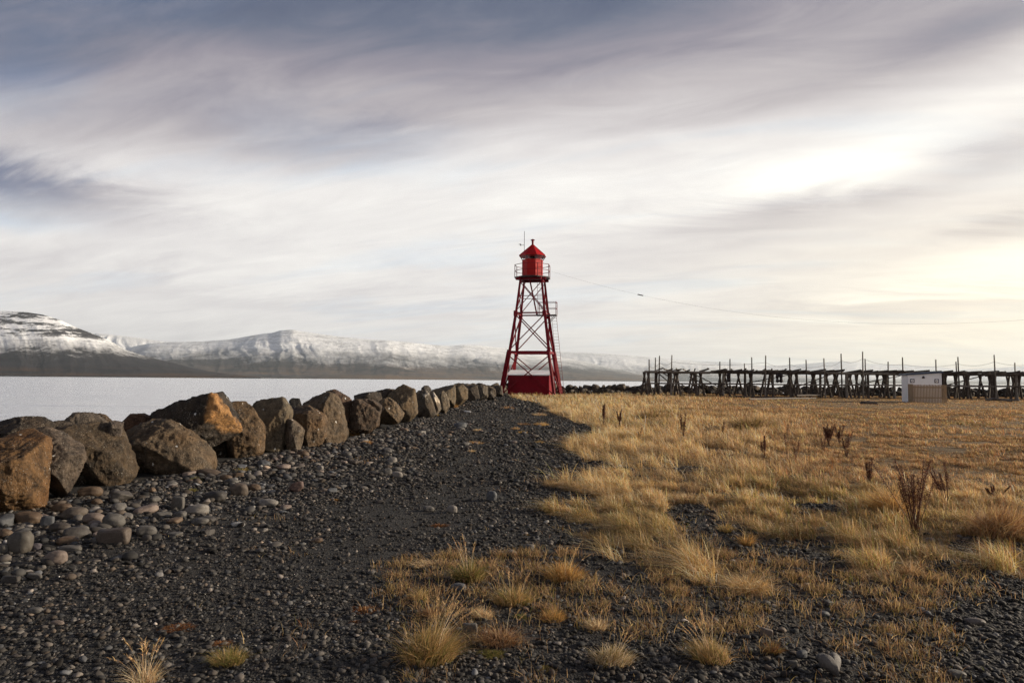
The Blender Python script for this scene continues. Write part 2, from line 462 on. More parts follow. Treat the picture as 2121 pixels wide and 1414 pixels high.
def hz(x, y):
    x = np.atleast_1d(np.asarray(x, float)); y = np.atleast_1d(np.asarray(y, float))
    h = 0.022 * n2(x, y, 0.9, 3, 3) + 0.012 * n2(x, y, 3.2, 2, 4)
    fld = sstep(0.0, 2.5, x - np.interp(y, [0, 6, 10, 20, 40, 60], [2.0, 1.6, 1.6, 2.2, 3.0, 2.0]))
    h = h + fld * 0.085 * n2(x, y, 0.45, 3, 6) * sstep(70, 40, y)
    h = h + 0.16 * np.exp(-(((x - 1.2) / 4.0) ** 2 + ((y - 60.5) / 3.0) ** 2))
    out = np.maximum(-(x - xwall(y)) - 1.1, y - 80.5)
    return h - 5.0 * sstep(0.0, 7.0, out)

def h1(x, y): return float(hz(x, y)[0])

def axis(pts):
    a = []
    for (s, e, st) in pts: a += list(np.arange(s, e, st))
    return np.array(a + [pts[-1][1]])

def build_ground():
    xs = axis([(-60, -14, 3.0), (-14, -8, 0.4), (-8, 10, 0.09), (10, 24, 0.3), (24, 70, 0.9), (70, 260, 8)])
    ys = axis([(-60, 0, 3.0), (0, 2.4, 0.3), (2.4, 14, 0.09), (14, 30, 0.25), (30, 92, 0.8), (92, 140, 6)])
    X, Y = np.meshgrid(xs, ys, indexing='ij')
    x, y = X.ravel(), Y.ravel()
    d, s = cover(x, y)
    col = np.zeros((len(x), 3)); col[:, 0] = np.clip(d + 0.35 * s, 0, 1)
    px, py = project(np.stack([x, y, np.zeros_like(x)], 1))
    col[:, 0] = np.maximum(col[:, 0], 0.85 * in_poly(px, py, FIELD) * (y > 13))
    far = (y > 58) & (x > 4); col[far, 0] = np.maximum(col[far, 0], 0.75)
    co = np.stack([x, y, hz(x, y)], 1)
    me = grid_mesh('ground', co, len(xs), len(ys), col)
    o = link('ground', me, M['ground']); tag(o, kind='structure')
    co = [(-40000, -9000, WATER_Z), (40000, -9000, WATER_Z), (40000, 40000, WATER_Z), (-40000, 40000, WATER_Z)]
    w = MB().add(co, [(0, 1, 2, 3)]).build('water', M['water']); tag(w, kind='structure')
build_ground()

# ------------------------------------------------------------------ mountains across the fjord
def mountain(name, ridge, y_shore, y_ridge, mat, rough=0.1, seed=0, nu=360, nv=90, expo=1.5, gully=0.06, far=None):
    px = np.linspace(ridge[0][0], ridge[-1][0], nu)
    rp = np.interp(px, [r[0] for r in ridge], [r[1] for r in ridge])
    k = np.hanning(9); k /= k.sum()
    rp = np.convolve(np.pad(rp, 4, mode='edge'), k, mode='valid')
    d = np.stack([ray(a, b) for a, b in zip(px, rp)])
    dirx = d[:, 0] / d[:, 1]; zr = EYE[2] + d[:, 2] / d[:, 1] * y_ridge * (np.interp(px, [q[0] for q in far], [q[1] for q in far]) if far else 1)
    t = np.concatenate([np.linspace(0, 1, nv - 14), 1 + np.linspace(0.05, 0.9, 14)])
    T, I = np.meshgrid(t, np.arange(nu))
    if far:
        kf = np.interp(px, [q[0] for q in far], [q[1] for q in far])
    else: kf = np.ones(nu)
    Yd = (y_shore + (y_ridge - y_shore) * T) * kf[I]
    X = dirx[I] * Yd
    Zr = np.maximum(zr, 4)[I]
    prof = np.where(T <= 1, np.clip(T, 0, 1) ** expo, 1 - 0.7 * (T - 1))
    q = np.stack([X.ravel() / 1400, Yd.ravel() / 1400, np.zeros(X.size)], 1)
    n = fbm(q, 6, seed).reshape(X.shape)
    U = (dirx * y_shore * 1.25)[I] + 220 * n
    gq = np.stack([U.ravel() / 230, Yd.ravel() / 2600, np.zeros(X.size)], 1)
    g = (1 - np.abs(fbm(gq, 5, seed + 5))).reshape(X.shape) - 0.75
    env = np.clip(T * 3, 0, 1) * np.clip((1.02 - T) * 3.0, 0.06, 1)
    Z = WATER_Z - 2 + (Zr - WATER_Z + 2) * prof + Zr * env * (rough * n + gully * g)
    Z = np.where(T <= 0.01, WATER_Z - 4, Z)
    Z = np.where((T > 0.01) & (T < 1), np.maximum(Z, WATER_Z + 1.5), Z)
    co = np.stack([X, Yd, Z], -1).reshape(-1, 3)
    mc = np.stack([(U / 1000).ravel(), T.ravel(), Z.ravel() * 0], 1)
    o = link(name, grid_mesh(name, co, nu, len(t), mc), mat)
    return tag(o, kind='structure')

MTA = mountain_mat('steep_mountain', 200, 350, 1.0, low=(0.014, 0.0125, 0.0145), z_ochre=70, ochre=(0.08, 0.043, 0.02))
MTB = mountain_mat('snowy_mountain', 220, 560, 0.25, low=(0.050, 0.041, 0.038), z_ochre=170, ochre=(0.14, 0.088, 0.048), rag=1.25)
MTD = mountain_mat('right_snow', 60, 420, 0.15, low=(0.09, 0.075, 0.06), z_ochre=150, ochre=(0.17, 0.12, 0.07), rock=(0.09, 0.09, 0.095))
MTC = mountain_mat('far_snow', 60, 160, 0.0, rock=(0.1, 0.1, 0.11))
mountain('mountain', [(-420, 700), (-300, 668), (-180, 652), (-60, 645), (0, 644), (50, 646), (90, 652), (125, 663), (160, 679), (200, 694), (230, 707),
                      (262, 725), (300, 737), (340, 747), (385, 758), (430, 768), (480, 775), (540, 780)], 5200, 7000, MTA, 0.10, 3, 460, 120, 1.25, 0.055)
mountain('mountain', [(140, 712), (200, 690), (240, 694), (290, 700), (330, 706), (400, 712), (480, 720), (560, 730)], 15500, 19000, MTC, 0.08, 9, 200, 60, 1.1, 0.15)
mountain('mountain', [(180, 760), (230, 738), (270, 719), (310, 711), (360, 708), (420, 707), (480, 702), (520, 695), (550, 690), (565, 689), (580, 684), (605, 682.5),
                      (630, 687), (660, 691), (700, 697), (760, 703), (820, 706), (880, 712), (930, 717), (960, 714), (990, 715), (1030, 719), (1070, 723), (1120, 730), (1180, 742), (1250, 758), (1320, 772), (1400, 788)], 8800, 13500, MTB, 0.11, 17, 660, 130, 1.35, 0.045, [(180, 1.0), (800, 1.0), (1100, 1.2), (1400, 1.3)])
mountain('mountain', [(940, 752), (1000, 735), (1060, 726), (1120, 726.5), (1160, 728.5), (1230, 731), (1290, 735), (1350, 740), (1420, 747), (1500, 757), (1600, 770), (1700, 782), (1800, 792)], 14500, 20000, MTD, 0.09, 41, 360, 90, 1.2, 0.04)
mountain('hills', [(1100, 745), (1200, 738), (1350, 743), (1450, 748), (1530, 750), (1580, 757), (1640, 756), (1700, 750), (1750, 748), (1800, 753), (1880, 756), (1940, 760),
                   (2000, 764), (2060, 762), (2121, 758), (2200, 757), (2400, 762), (2700, 775)], 21500, 25500, MTC, 0.08, 29, 320, 70, 1.2, 0.06)

# ------------------------------------------------------------------ haze
def haze():
    m = bpy.data.materials.new('haze_air'); m.use_nodes = True
    t = NT(m.node_tree); t.n.remove(t.n['Principled BSDF'])
    v = t.node('ShaderNodeVolumePrincipled')
    v.inputs['Color'].default_value = (0.80, 0.91, 1.0, 1)
    v.inputs['Density'].default_value = 2.3e-5
    v.inputs['Anisotropy'].default_value = 0.3
    t.l.new(v.outputs[0], t.n['Material Output'].inputs['Volume'])
    o = MB().box((-30000, -6000, -9), (30000, 26500, 1300)).build('haze', m)
    tag(o, kind='stuff')
haze()

# ------------------------------------------------------------------ boulders of the sea wall
def ico(sub):
    t = (1 + 5 ** 0.5) / 2
    v = np.array([(-1, t, 0), (1, t, 0), (-1, -t, 0), (1, -t, 0), (0, -1, t), (0, 1, t), (0, -1, -t), (0, 1, -t), (t, 0, -1), (t, 0, 1), (-t, 0, -1), (-t, 0, 1)], float)
    v /= np.linalg.norm(v, axis=1)[:, None]
    f = np.array([(0, 11, 5), (0, 5, 1), (0, 1, 7), (0, 7, 10), (0, 10, 11), (1, 5, 9), (5, 11, 4), (11, 10, 2), (10, 7, 6), (7, 1, 8), (3, 9, 4), (3, 4, 2), (3, 2, 6), (3, 6, 8),
                  (3, 8, 9), (4, 9, 5), (2, 4, 11), (6, 2, 10), (8, 6, 7), (9, 8, 1)])
    for _ in range(sub):
        e = np.sort(np.concatenate([f[:, [0, 1]], f[:, [1, 2]], f[:, [2, 0]]]), 1)
        u, inv = np.unique(e, axis=0, return_inverse=True); inv = inv.ravel()
        mid = v[u[:, 0]] + v[u[:, 1]]; mid /= np.linalg.norm(mid, axis=1)[:, None]
        n = len(f); a, b, c = inv[:n] + len(v), inv[n:2 * n] + len(v), inv[2 * n:] + len(v)
        f = np.concatenate([np.stack([f[:, 0], a, c], 1), np.stack([f[:, 1], b, a], 1), np.stack([f[:, 2], c, b], 1), np.stack([a, b, c], 1)])
        v = np.concatenate([v, mid])
    return v, f
ICO = [ico(k) for k in range(6)]

def hull2(pts):
    pts = sorted(map(tuple, pts))
    def half(ps):
        h = []
        for p in ps:
            while len(h) > 1 and (h[-1][0] - h[-2][0]) * (p[1] - h[-2][1]) - (h[-1][1] - h[-2][1]) * (p[0] - h[-2][0]) <= 0: h.pop()
            h.append(p)
        return h
    a, b = half(pts), half(pts[::-1])
    return a[:-1] + b[:-1]

def chisel(planes, seed, n, silh=False):
    rs = random.Random(seed * 5 + 1)
    nn = np.array([q[0] for q in planes], float); nn /= np.linalg.norm(nn, axis=1)[:, None]
    dd = np.array([q[1] for q in planes], float)
    out = []
    for _ in range(n):
        u = np.array([rs.gauss(0, 1), rs.gauss(0, 1), rs.gauss(0, 1)]); u /= np.linalg.norm(u)
        if silh and u[1] > -0.42: continue
        r = 1 / np.max(np.maximum(nn @ u, 1e-4) / dd)
        m = u + np.array([rs.gauss(0, .42), rs.gauss(0, .42), rs.gauss(0, .42)]); m /= np.linalg.norm(m)
        if m @ u < 0.5: continue
        out.append((tuple(m), r * float(m @ u) * rs.uniform(0.9, 1.0)))
    return out

def rock_from_planes(planes, sub, seed, rough, p=13.0, scale=1.0, size=1.0, chips=0, silh=False):
    v, f = ICO[sub]
    s = np.zeros(len(v))
    planes = list(planes) + chisel(planes, seed, chips, silh)
    nn = np.array([q[0] for q in planes], float); nn /= np.linalg.norm(nn, axis=1)[:, None]
    dd = np.array([q[1] for q in planes], float)
    for n, d in zip(nn, dd):
        s += np.maximum(0, v @ n / d) ** p
    r = s ** (-1 / p)
    co = v * r[:, None]
    k = 1.0 / size
    off = np.array([seed * 3.17, seed * 1.3, seed * 7.7])
    lump = fbm(co * 2.4 * k + off, 3, seed)
    chip = np.abs(fbm(co * 5.5 * k + off, 4, seed + 3))
    fine = fbm(co * 17 * k + off, 3, seed + 7)
    crag = np.abs(fbm(co * 9 * k * np.array([1, 1, 0.45]) + off, 4, seed + 11))
    disp = size * rough * (0.15 * lump - 0.95 * chip - 0.6 * crag + 0.3 * fine + 0.36)
    co = co + v * disp[:, None]
    return co, f

def boulder(outline, org, sc, dist, label, tint, seed, planes=(), depth=None, sub=5, rough=0.058, stain=None, name='boulder', sharp=120.0, white=None):
    pix = [(org[0] + a / sc, org[1] + b / sc) for a, b in outline]
    wpx = max(q[0] for q in pix) - min(q[0] for q in pix)
    w = wpx * dist / F
    dep = depth or float(np.clip(0.42 * w, 0.16, 0.75))
    Y0 = dist + dep * 0.9
    mx, my = sum(q[0] for q in pix) / len(pix), sum(q[1] for q in pix) / len(pix)
    ymx = max(q[1] for q in pix)
    pix = [(mx + (a - mx) * 1.07, my + (b - my) * 1.03 + (7.35 / dist * 14 if b > ymx - 0.18 * (ymx - my) else 0)) for a, b in pix]
    pts = np.array([P(a, b, Y0) for a, b in pix])
    zmin = pts[:, 2].min()
    c = np.array([(pts[:, 0].min() + pts[:, 0].max()) / 2, Y0, (zmin + pts[:, 2].max()) / 2])
    hl = hull2([(q[0] - c[0], q[2] - c[2]) for q in pts])
    rs = random.Random(seed)
    pl = []
    hl = [hl[0]] + [hl[i] for i in range(1, len(hl)) if math.dist(hl[i], hl[i - 1]) > 0.07 * w]
    for i in range(len(hl)):
        a = np.array(hl[i]); b = np.array(hl[(i + 1) % len(hl)])
        e = b - a
        if np.linalg.norm(e) < 1e-4: continue
        n = np.array([e[1], -e[0]]); n /= np.linalg.norm(n)
        d = max(float(n @ a), 0.03)
        pl.append(((n[0], 0, n[1]), d))
        for tt in (R(rs.uniform(14, 42)), -R(rs.uniform(12, 34))):
            pl.append(((n[0] * math.cos(tt), -math.sin(tt), n[1] * math.cos(tt)), d * math.cos(tt) + abs(math.sin(tt)) * dep * rs.uniform(0.25, 0.5)))
    if planes:
        for n, k in planes: pl.append((n, dep * k))
        pl.append(((0, -1, 0), dep * 1.25))
    else:
        pl.append(((-rs.uniform(.5, 1.1), -0.75, rs.uniform(-.25, .3)), dep * rs.uniform(0.55, 0.8)))
        pl.append(((rs.uniform(.35, 1.0), -0.8, rs.uniform(-.1, .4)), dep * rs.uniform(0.6, 0.85)))
        pl.append(((rs.uniform(-.3, .3), -0.8, rs.uniform(.5, 1.0)), dep * rs.uniform(0.95, 1.2)))
        pl.append(((rs.uniform(-.4, .4), -0.9, -rs.uniform(.3, .7)), dep * rs.uniform(0.85, 1.1)))
    pl.append(((rs.uniform(-.3, .3), 1, rs.uniform(-.2, .2)), dep))
    size = max(w, 0.3)
    co, f = rock_from_planes(pl, sub, seed, rough, sharp, size=size, chips=16, silh=True)
    col = np.ones((len(co), 3)) * np.array(tint)
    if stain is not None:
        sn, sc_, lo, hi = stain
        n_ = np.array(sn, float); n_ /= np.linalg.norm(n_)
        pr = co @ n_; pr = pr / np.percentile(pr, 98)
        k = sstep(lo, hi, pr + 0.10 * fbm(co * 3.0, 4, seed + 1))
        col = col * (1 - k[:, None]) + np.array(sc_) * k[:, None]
    me = tri_mesh(name, co, f, col)
    o = link(name, me, M['rock'])
    o.location = c
    tag(o, label, 'boulder', 'boulders of the sea wall')
    return o

Z1, Z2, Z3, Z4 = ((0, 840), 6.146), ((220, 800), 6.238), ((500, 790), 7.07), ((740, 780), 6.628)
DK, BR, GR, OR_ = (0.036, 0.029, 0.024), (0.075, 0.052, 0.033), (0.085, 0.073, 0.064), (0.105, 0.062, 0.028)
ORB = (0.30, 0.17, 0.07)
B = [
 (Z1, [(-240, 300), (-120, 190), (0, 180), (60, 190), (170, 280), (290, 345), (415, 380), (450, 600), (500, 850), (475, 1150), (440, 1350), (100, 1405), (-240, 1405)], 7.35,
  'big orange-brown block cut off by the left edge of the photo', OR_, 1, (), 0.55),
 (Z1, [(-1500, 380), (-1300, 200), (-900, 190), (-700, 420), (-640, 1000), (-720, 1560), (-1100, 1650), (-1480, 1600)], 6.5,
  'grey-brown boulder of the wall just outside the left edge of the photo', (0.085, 0.066, 0.05), 51, (), 0.55),
 (Z1, [(330, 300), (500, 160), (590, 145), (700, 210), (800, 370), (920, 500), (950, 620), (900, 760), (825, 870), (815, 1060), (690, 1235), (500, 1190), (430, 900), (300, 500)], 8.05,
  'tall grey-brown boulder bulging out beside the orange-brown block', (0.082, 0.066, 0.055), 2, (((0.35, -0.9, 0.1), 0.8), ((-0.5, -0.8, 0.3), 0.9)), 0.4),
 (Z1, [(60, 230), (90, 195), (250, 145), (340, 160), (480, 155), (560, 200), (560, 500), (100, 500)], 8.9, 'low dark flat-topped boulder peeping out behind the orange-brown block', DK, 3, (), 0.4),
 (Z1, [(700, 195), (780, 190), (840, 235), (860, 420), (720, 420)], 9.5, 'small dark rock in the gap between the bulging boulder and a grey one', DK, 4, (), 0.2),
 (Z1, [(800, 380), (880, 270), (1250, 215), (1390, 260), (1450, 450), (1530, 680), (1595, 900), (1500, 985), (1250, 1045), (930, 1040), (900, 900), (930, 640)], 9.2,
  'dark flat-topped boulder with overhanging brow and white flecks', (0.052, 0.038, 0.024), 5, (((-0.1, -0.85, -0.42), 0.62), ((0.55, -0.8, -0.1), 0.72), ((0.0, -0.35, 0.94), 1.25)), 0.5),
 (Z1, [(850, 250), (930, 110), (1000, 90), (1130, 95), (1190, 190), (1300, 220), (1300, 420), (860, 420)], 10.5, 'pale grey boulder standing behind the dark flat-topped one', GR, 6, (), 0.35),
 (Z1, [(1140, 120), (1240, 100), (1330, 140), (1370, 180), (1390, 340), (1150, 340)], 10.9, 'brown boulder top between the pale grey boulder and the thumb-shaped stone', BR, 7, (), 0.3),
 (Z1, [(1390, 180), (1430, 90), (1480, 58), (1530, 90), (1555, 170), (1530, 340), (1490, 440), (1380, 440), (1350, 300)], 9.75, 'upright thumb-shaped grey stone with a rounded tip', (0.1, 0.085, 0.078), 8, (), 0.12),
 (Z2, [(140, 650), (280, 560), (560, 455), (740, 450), (840, 500), (1000, 600), (1120, 690), (1180, 790), (1300, 980), (1290, 1075), (1120, 1140), (850, 1150), (600, 1140), (250, 1130), (150, 900)], 10.3,
  'broad boulder with a smooth slanted face and deep dark undercut', (0.088, 0.067, 0.046), 9, (((0.38, -0.72, 0.58), 0.62), ((-0.5, -0.62, -0.6), 0.55)), 0.62),
 (Z2, [(190, 400), (330, 360), (440, 355), (550, 400), (560, 620), (190, 620)], 11.7, 'reddish brown boulder behind the thumb-shaped stone', (0.085, 0.052, 0.036), 10, (), 0.3),
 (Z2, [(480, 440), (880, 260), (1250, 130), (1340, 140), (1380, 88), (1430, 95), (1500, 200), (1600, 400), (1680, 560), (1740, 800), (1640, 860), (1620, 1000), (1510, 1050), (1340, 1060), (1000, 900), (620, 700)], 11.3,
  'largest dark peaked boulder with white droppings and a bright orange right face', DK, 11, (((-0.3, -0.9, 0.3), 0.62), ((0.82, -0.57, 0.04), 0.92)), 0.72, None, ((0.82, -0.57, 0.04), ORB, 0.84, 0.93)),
 (Z2, [(1480, 220), (1640, 210), (1750, 205), (1860, 270), (1950, 440), (2010, 520), (2000, 830), (1900, 880), (1680, 910), (1560, 900), (1480, 500)], 12.9,
  'brown blunt-topped boulder next to the bright orange face', (0.095, 0.064, 0.036), 12, (((0.3, -0.9, 0.25), 0.85), ((-0.7, -0.7, 0.1), 0.9)), 0.45),
 (Z3, [(140, 380), (190, 290), (400, 270), (590, 235), (630, 300), (690, 430), (680, 600), (640, 940), (500, 1015), (380, 1010), (280, 900), (240, 600)], 13.9,
  'notched boulder, dark on its left shoulder and speckled with pale lichen', (0.105, 0.088, 0.064), 13, (((0.35, -0.9, 0.1), 0.7), ((-0.8, -0.5, 0.4), 0.85)), 0.5),
 (Z3, [(650, 760), (690, 550), (740, 560), (810, 660), (870, 665), (900, 710), (870, 900), (830, 965), (740, 960), (640, 870)], 14.0,
  'small pitted grey rock leaning at the foot of two taller boulders', (0.11, 0.095, 0.08), 14, (), 0.25),
 (Z3, [(705, 290), (750, 245), (900, 260), (930, 460), (760, 460)], 16.7, 'black rock jutting out over the water behind the wall', (0.028, 0.026, 0.026), 15, (), 0.3),
 (Z3, [(640, 320), (740, 360), (780, 410), (780, 580), (640, 580)], 15.8, 'dark grey rock wedged behind the small pitted rock', GR, 16, (), 0.25),
 (Z3, [(740, 390), (920, 340), (1060, 420), (1190, 500), (1220, 600), (1200, 800), (1090, 945), (1000, 945), (870, 940), (800, 600)], 14.7,
  'rounded boulder split by an edge into a dark side and a brown side', (0.095, 0.067, 0.042), 17, (((-0.82, -0.55, 0.0), 0.62), ((0.5, -0.84, 0.15), 0.72)), 0.5),
 (Z3, [(860, 330), (1080, 220), (1260, 165), (1340, 190), (1420, 320), (1480, 540), (1520, 760), (1460, 880), (1350, 900), (1200, 900), (1100, 600)], 15.6,
  'tall peaked boulder with a black left flank and a narrow sunlit right face', (0.09, 0.068, 0.046), 18, (((-0.72, -0.66, 0.2), 0.6), ((0.72, -0.66, 0.16), 0.78)), 0.62),
 (Z3, [(1250, 150), (1370, 125), (1450, 190), (1560, 240), (1700, 400), (1640, 620), (1450, 620), (1380, 330)], 18.0, 'dark red-brown ridge of rock behind the tall peaked boulder', (0.066, 0.042, 0.03), 19, (), 0.45),
 (Z3, [(1480, 480), (1600, 270), (1740, 270), (1900, 380), (2000, 460), (1985, 650), (1850, 710), (1600, 730), (1490, 690)], 17.9,
  'dark boulder with fluted vertical grooves above a golden grass tuft', (0.068, 0.046, 0.03), 20, (), 0.5),
 (Z3, [(1600, 255), (1850, 255), (2000, 300), (2045, 340), (2010, 470), (1880, 460), (1740, 330)], 19.3, 'flat tilted slab with a pale rim lying on the fluted boulder', (0.055, 0.042, 0.034), 21, (), 0.45),
 (Z4, [(300, 340), (420, 285), (500, 340), (560, 420), (630, 520), (560, 625), (360, 670), (250, 650), (290, 480)], 20.8,
  'brown wedge-shaped boulder with white blotches on its foot', (0.12, 0.088, 0.055), 22, (((-0.85, -0.5, 0.1), 0.62), ((0.6, -0.78, 0.15), 0.75)), 0.5),
 (Z4, [(-40, 260), (60, 230), (180, 230), (300, 200), (330, 380), (-40, 380)], 23.0, 'low dark boulder lined up behind the tilted slab', DK, 23, (), 0.5),
 (Z4, [(170, 235), (300, 195), (420, 168), (530, 180), (570, 300), (540, 420), (200, 420)], 24.2, 'long dark humped boulder behind the brown wedge', (0.05, 0.04, 0.032), 24, (), 0.5),
 (Z4, [(420, 260), (550, 200), (620, 108), (700, 150), (780, 180), (795, 350), (815, 500), (760, 560), (690, 610), (560, 600), (600, 480)], 23.5,
  'pointed grey-brown boulder like a shark fin in the middle of the wall', (0.105, 0.083, 0.056), 25, (((0.62, -0.75, 0.15), 0.8), ((-0.6, -0.75, 0.25), 0.75)), 0.6),
 (Z4, [(775, 240), (800, 150), (850, 130), (900, 160), (980, 240), (1040, 400), (1075, 510), (1000, 560), (830, 565), (775, 400)], 26.8,
  'dark boulder with a whitened crown, third from the tower end of the near wall', (0.062, 0.05, 0.038), 26, (), 0.5, None, ((0.1, -0.4, 0.9), (0.5, 0.48, 0.45), 0.88, 1.02)),
 (Z4, [(885, 160), (920, 125), (985, 120), (1015, 190), (1000, 320), (900, 320)], 28.8, 'dark grey knob of rock behind the whitened crown', (0.06, 0.055, 0.052), 27, (), 0.35),
 (Z4, [(995, 200), (1040, 200), (1120, 320), (1145, 440), (1085, 510), (1050, 470), (1000, 300)], 28.0, 'narrow leaning slab streaked white down its edge', (0.13, 0.11, 0.09), 28, (), 0.3, None, ((0.6, -0.5, 0.55), (0.55, 0.53, 0.5), 0.72, 0.9)),
 (Z4, [(1095, 240), (1180, 192), (1250, 300), (1260, 410), (1210, 480), (1140, 460), (1090, 330)], 30.0, 'rounded grey-brown boulder right of the white-streaked slab', (0.11, 0.09, 0.066), 29, (), 0.5),
 (Z4, [(1020, 180), (1150, 130), (1270, 95), (1330, 100), (1340, 300), (1320, 440), (1230, 460), (1180, 300)], 34.0, 'tall rough boulder where the wall starts to bend towards the lighthouse', (0.1, 0.082, 0.058), 30, (), 0.7),
 (Z4, [(1320, 120), (1440, 105), (1510, 170), (1510, 300), (1410, 380), (1330, 400)], 38.0, 'brown boulder with a hollow, just past the bend of the wall', (0.1, 0.078, 0.05), 31, (), 0.6),
 (Z4, [(1470, 135), (1550, 95), (1640, 130), (1675, 290), (1550, 320), (1490, 290)], 43.0, 'peaked dark boulder midway between the bend and the lighthouse', (0.066, 0.053, 0.042), 32, (), 0.6),
 (Z4, [(1640, 140), (1680, 115), (1785, 130), (1790, 280), (1680, 310)], 48.0, 'lichen-grey boulder left of a golden tuft near the lighthouse', (0.085, 0.075, 0.062), 33, (), 0.5),
 (Z4, [(1775, 225), (1830, 198), (1885, 240), (1875, 300), (1790, 305)], 49.0, 'small round dark boulder right of the golden tuft near the lighthouse', (0.055, 0.046, 0.036), 34, (), 0.3),
 (Z4, [(1760, 135), (1830, 118), (1890, 125), (1900, 260), (1770, 260)], 55.0, 'brown boulder second to the left of the lighthouse legs', (0.08, 0.065, 0.05), 35, (), 0.6),
 (Z4, [(1880, 130), (1920, 116), (1985, 130), (2000, 260), (1880, 260)], 58.0, 'grey boulder touching the left lighthouse leg in view', (0.07, 0.06, 0.052), 36, (), 0.6),
]
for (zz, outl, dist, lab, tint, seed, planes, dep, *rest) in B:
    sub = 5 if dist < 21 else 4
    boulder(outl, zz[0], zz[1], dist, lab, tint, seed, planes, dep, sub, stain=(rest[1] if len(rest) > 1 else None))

def far_wall():
    protos = []
    for k in range(7):
        rs = random.Random(900 + k)
        pl = []
        for j in range(15):
            v = Vector((rs.gauss(0, 1), rs.gauss(0, 1), rs.gauss(0, 1))).normalized()
            pl.append((tuple(v), rs.uniform(0.36, 0.52)))
        for ax in ((1, 0, 0), (-1, 0, 0), (0, 1, 0), (0, -1, 0), (0, 0, 1), (0, 0, -1)): pl.append((ax, 0.55))
        co, f = rock_from_planes(pl, 3, 900 + k, 0.10, 24.0, chips=8)
        protos.append(tri_mesh('boulder', co, f, np.ones((len(co), 3))))
        protos[-1].materials.append(M['rock'])
    path = [(-4.6, 60), (-4.3, 68), (-3.0, 76.5), (0, 79.5), (20, 81.0), (80, 81.5)]
    seg = [0]
    for a, b in zip(path[:-1], path[1:]): seg.append(seg[-1] + math.dist(a, b))
    rs = random.Random(31)
    for row, (off, zb, step, lo, hi) in enumerate(((-1.1, -0.1, 0.8, 0.85, 1.25), (0.1, 0.36, 0.74, 0.85, 1.3))):
        s = 0.3 * row
        while s < seg[-1]:
            x = float(np.interp(s, seg, [p[0] for p in path])); y = float(np.interp(s, seg, [p[1] for p in path]))
            nx, ny = (0.0, 1.0) if s > 18 else (-1.0, 0.0)
            sz = rs.uniform(lo, hi)
            o = bpy.data.objects.new('boulder', protos[rs.randrange(7)])
            COL.objects.link(o)
            o.location = (x + nx * off + rs.uniform(-.2, .2), y + ny * off + rs.uniform(-.3, .3), zb + sz * 0.2 + rs.uniform(-.14, .1))
            o.rotation_euler = (rs.uniform(-.4, .4), rs.uniform(-.4, .4), rs.uniform(0, 6.28))
            o.scale = (sz * rs.uniform(.9, 1.25), sz * rs.uniform(.8, 1.1), sz * rs.uniform(.75, 1.05))
            k = rs.uniform(0.6, 1.5)
            o.color = (0.055 * k, 0.046 * k, 0.038 * k, 1)
            behind = x > 13
            tag(o, ('dark boulder of the breakwater row seen through the legs of the drying rack' if behind else
                    'dark boulder of the low breakwater between lighthouse and drying rack' if x > 3.5 else 'boulder of the sea wall close behind the lighthouse legs'), 'boulder',
                'boulders of the far breakwater' if behind else 'boulders of the low breakwater by the lighthouse' if x > 3.5 else 'boulders behind the lighthouse')
            s += step * rs.uniform(0.8, 1.25)
far_wall()

def fillers():
    rs = random.Random(63)
    y = 7.6
    k = 0
    while y < 46:
        pl = [(tuple(Vector((rs.gauss(0, 1), rs.gauss(0, 1), rs.gauss(0, 1))).normalized()), rs.uniform(0.34, 0.5)) for _ in range(13)]
        for ax in ((1, 0, 0), (-1, 0, 0), (0, 1, 0), (0, -1, 0), (0, 0, 1), (0, 0, -1)): pl.append((ax, 0.55))
        co, f = rock_from_planes(pl, 4 if y < 20 else 3, 1200 + k, 0.1, 30.0, chips=12)
        o = link('boulder', tri_mesh('boulder', co, f, np.ones((len(co), 3)) * np.array((0.045, 0.037, 0.03))), M['rock'])
        sz = rs.uniform(0.9, 1.3)
        o.location = (float(xwall(y)) - rs.uniform(0.55, 1.0), y, rs.uniform(-0.02, 0.12))
        o.scale = (sz * 1.1, sz, sz * 0.95); o.rotation_euler = (0, 0, rs.uniform(0, 6.28))
        tag(o, 'dark boulder wedged behind the front row of the sea wall, mostly hidden', 'boulder', 'boulders hidden behind the front row')
        y += rs.uniform(0.8, 1.15) * (1 + y / 45); k += 1
fillers()

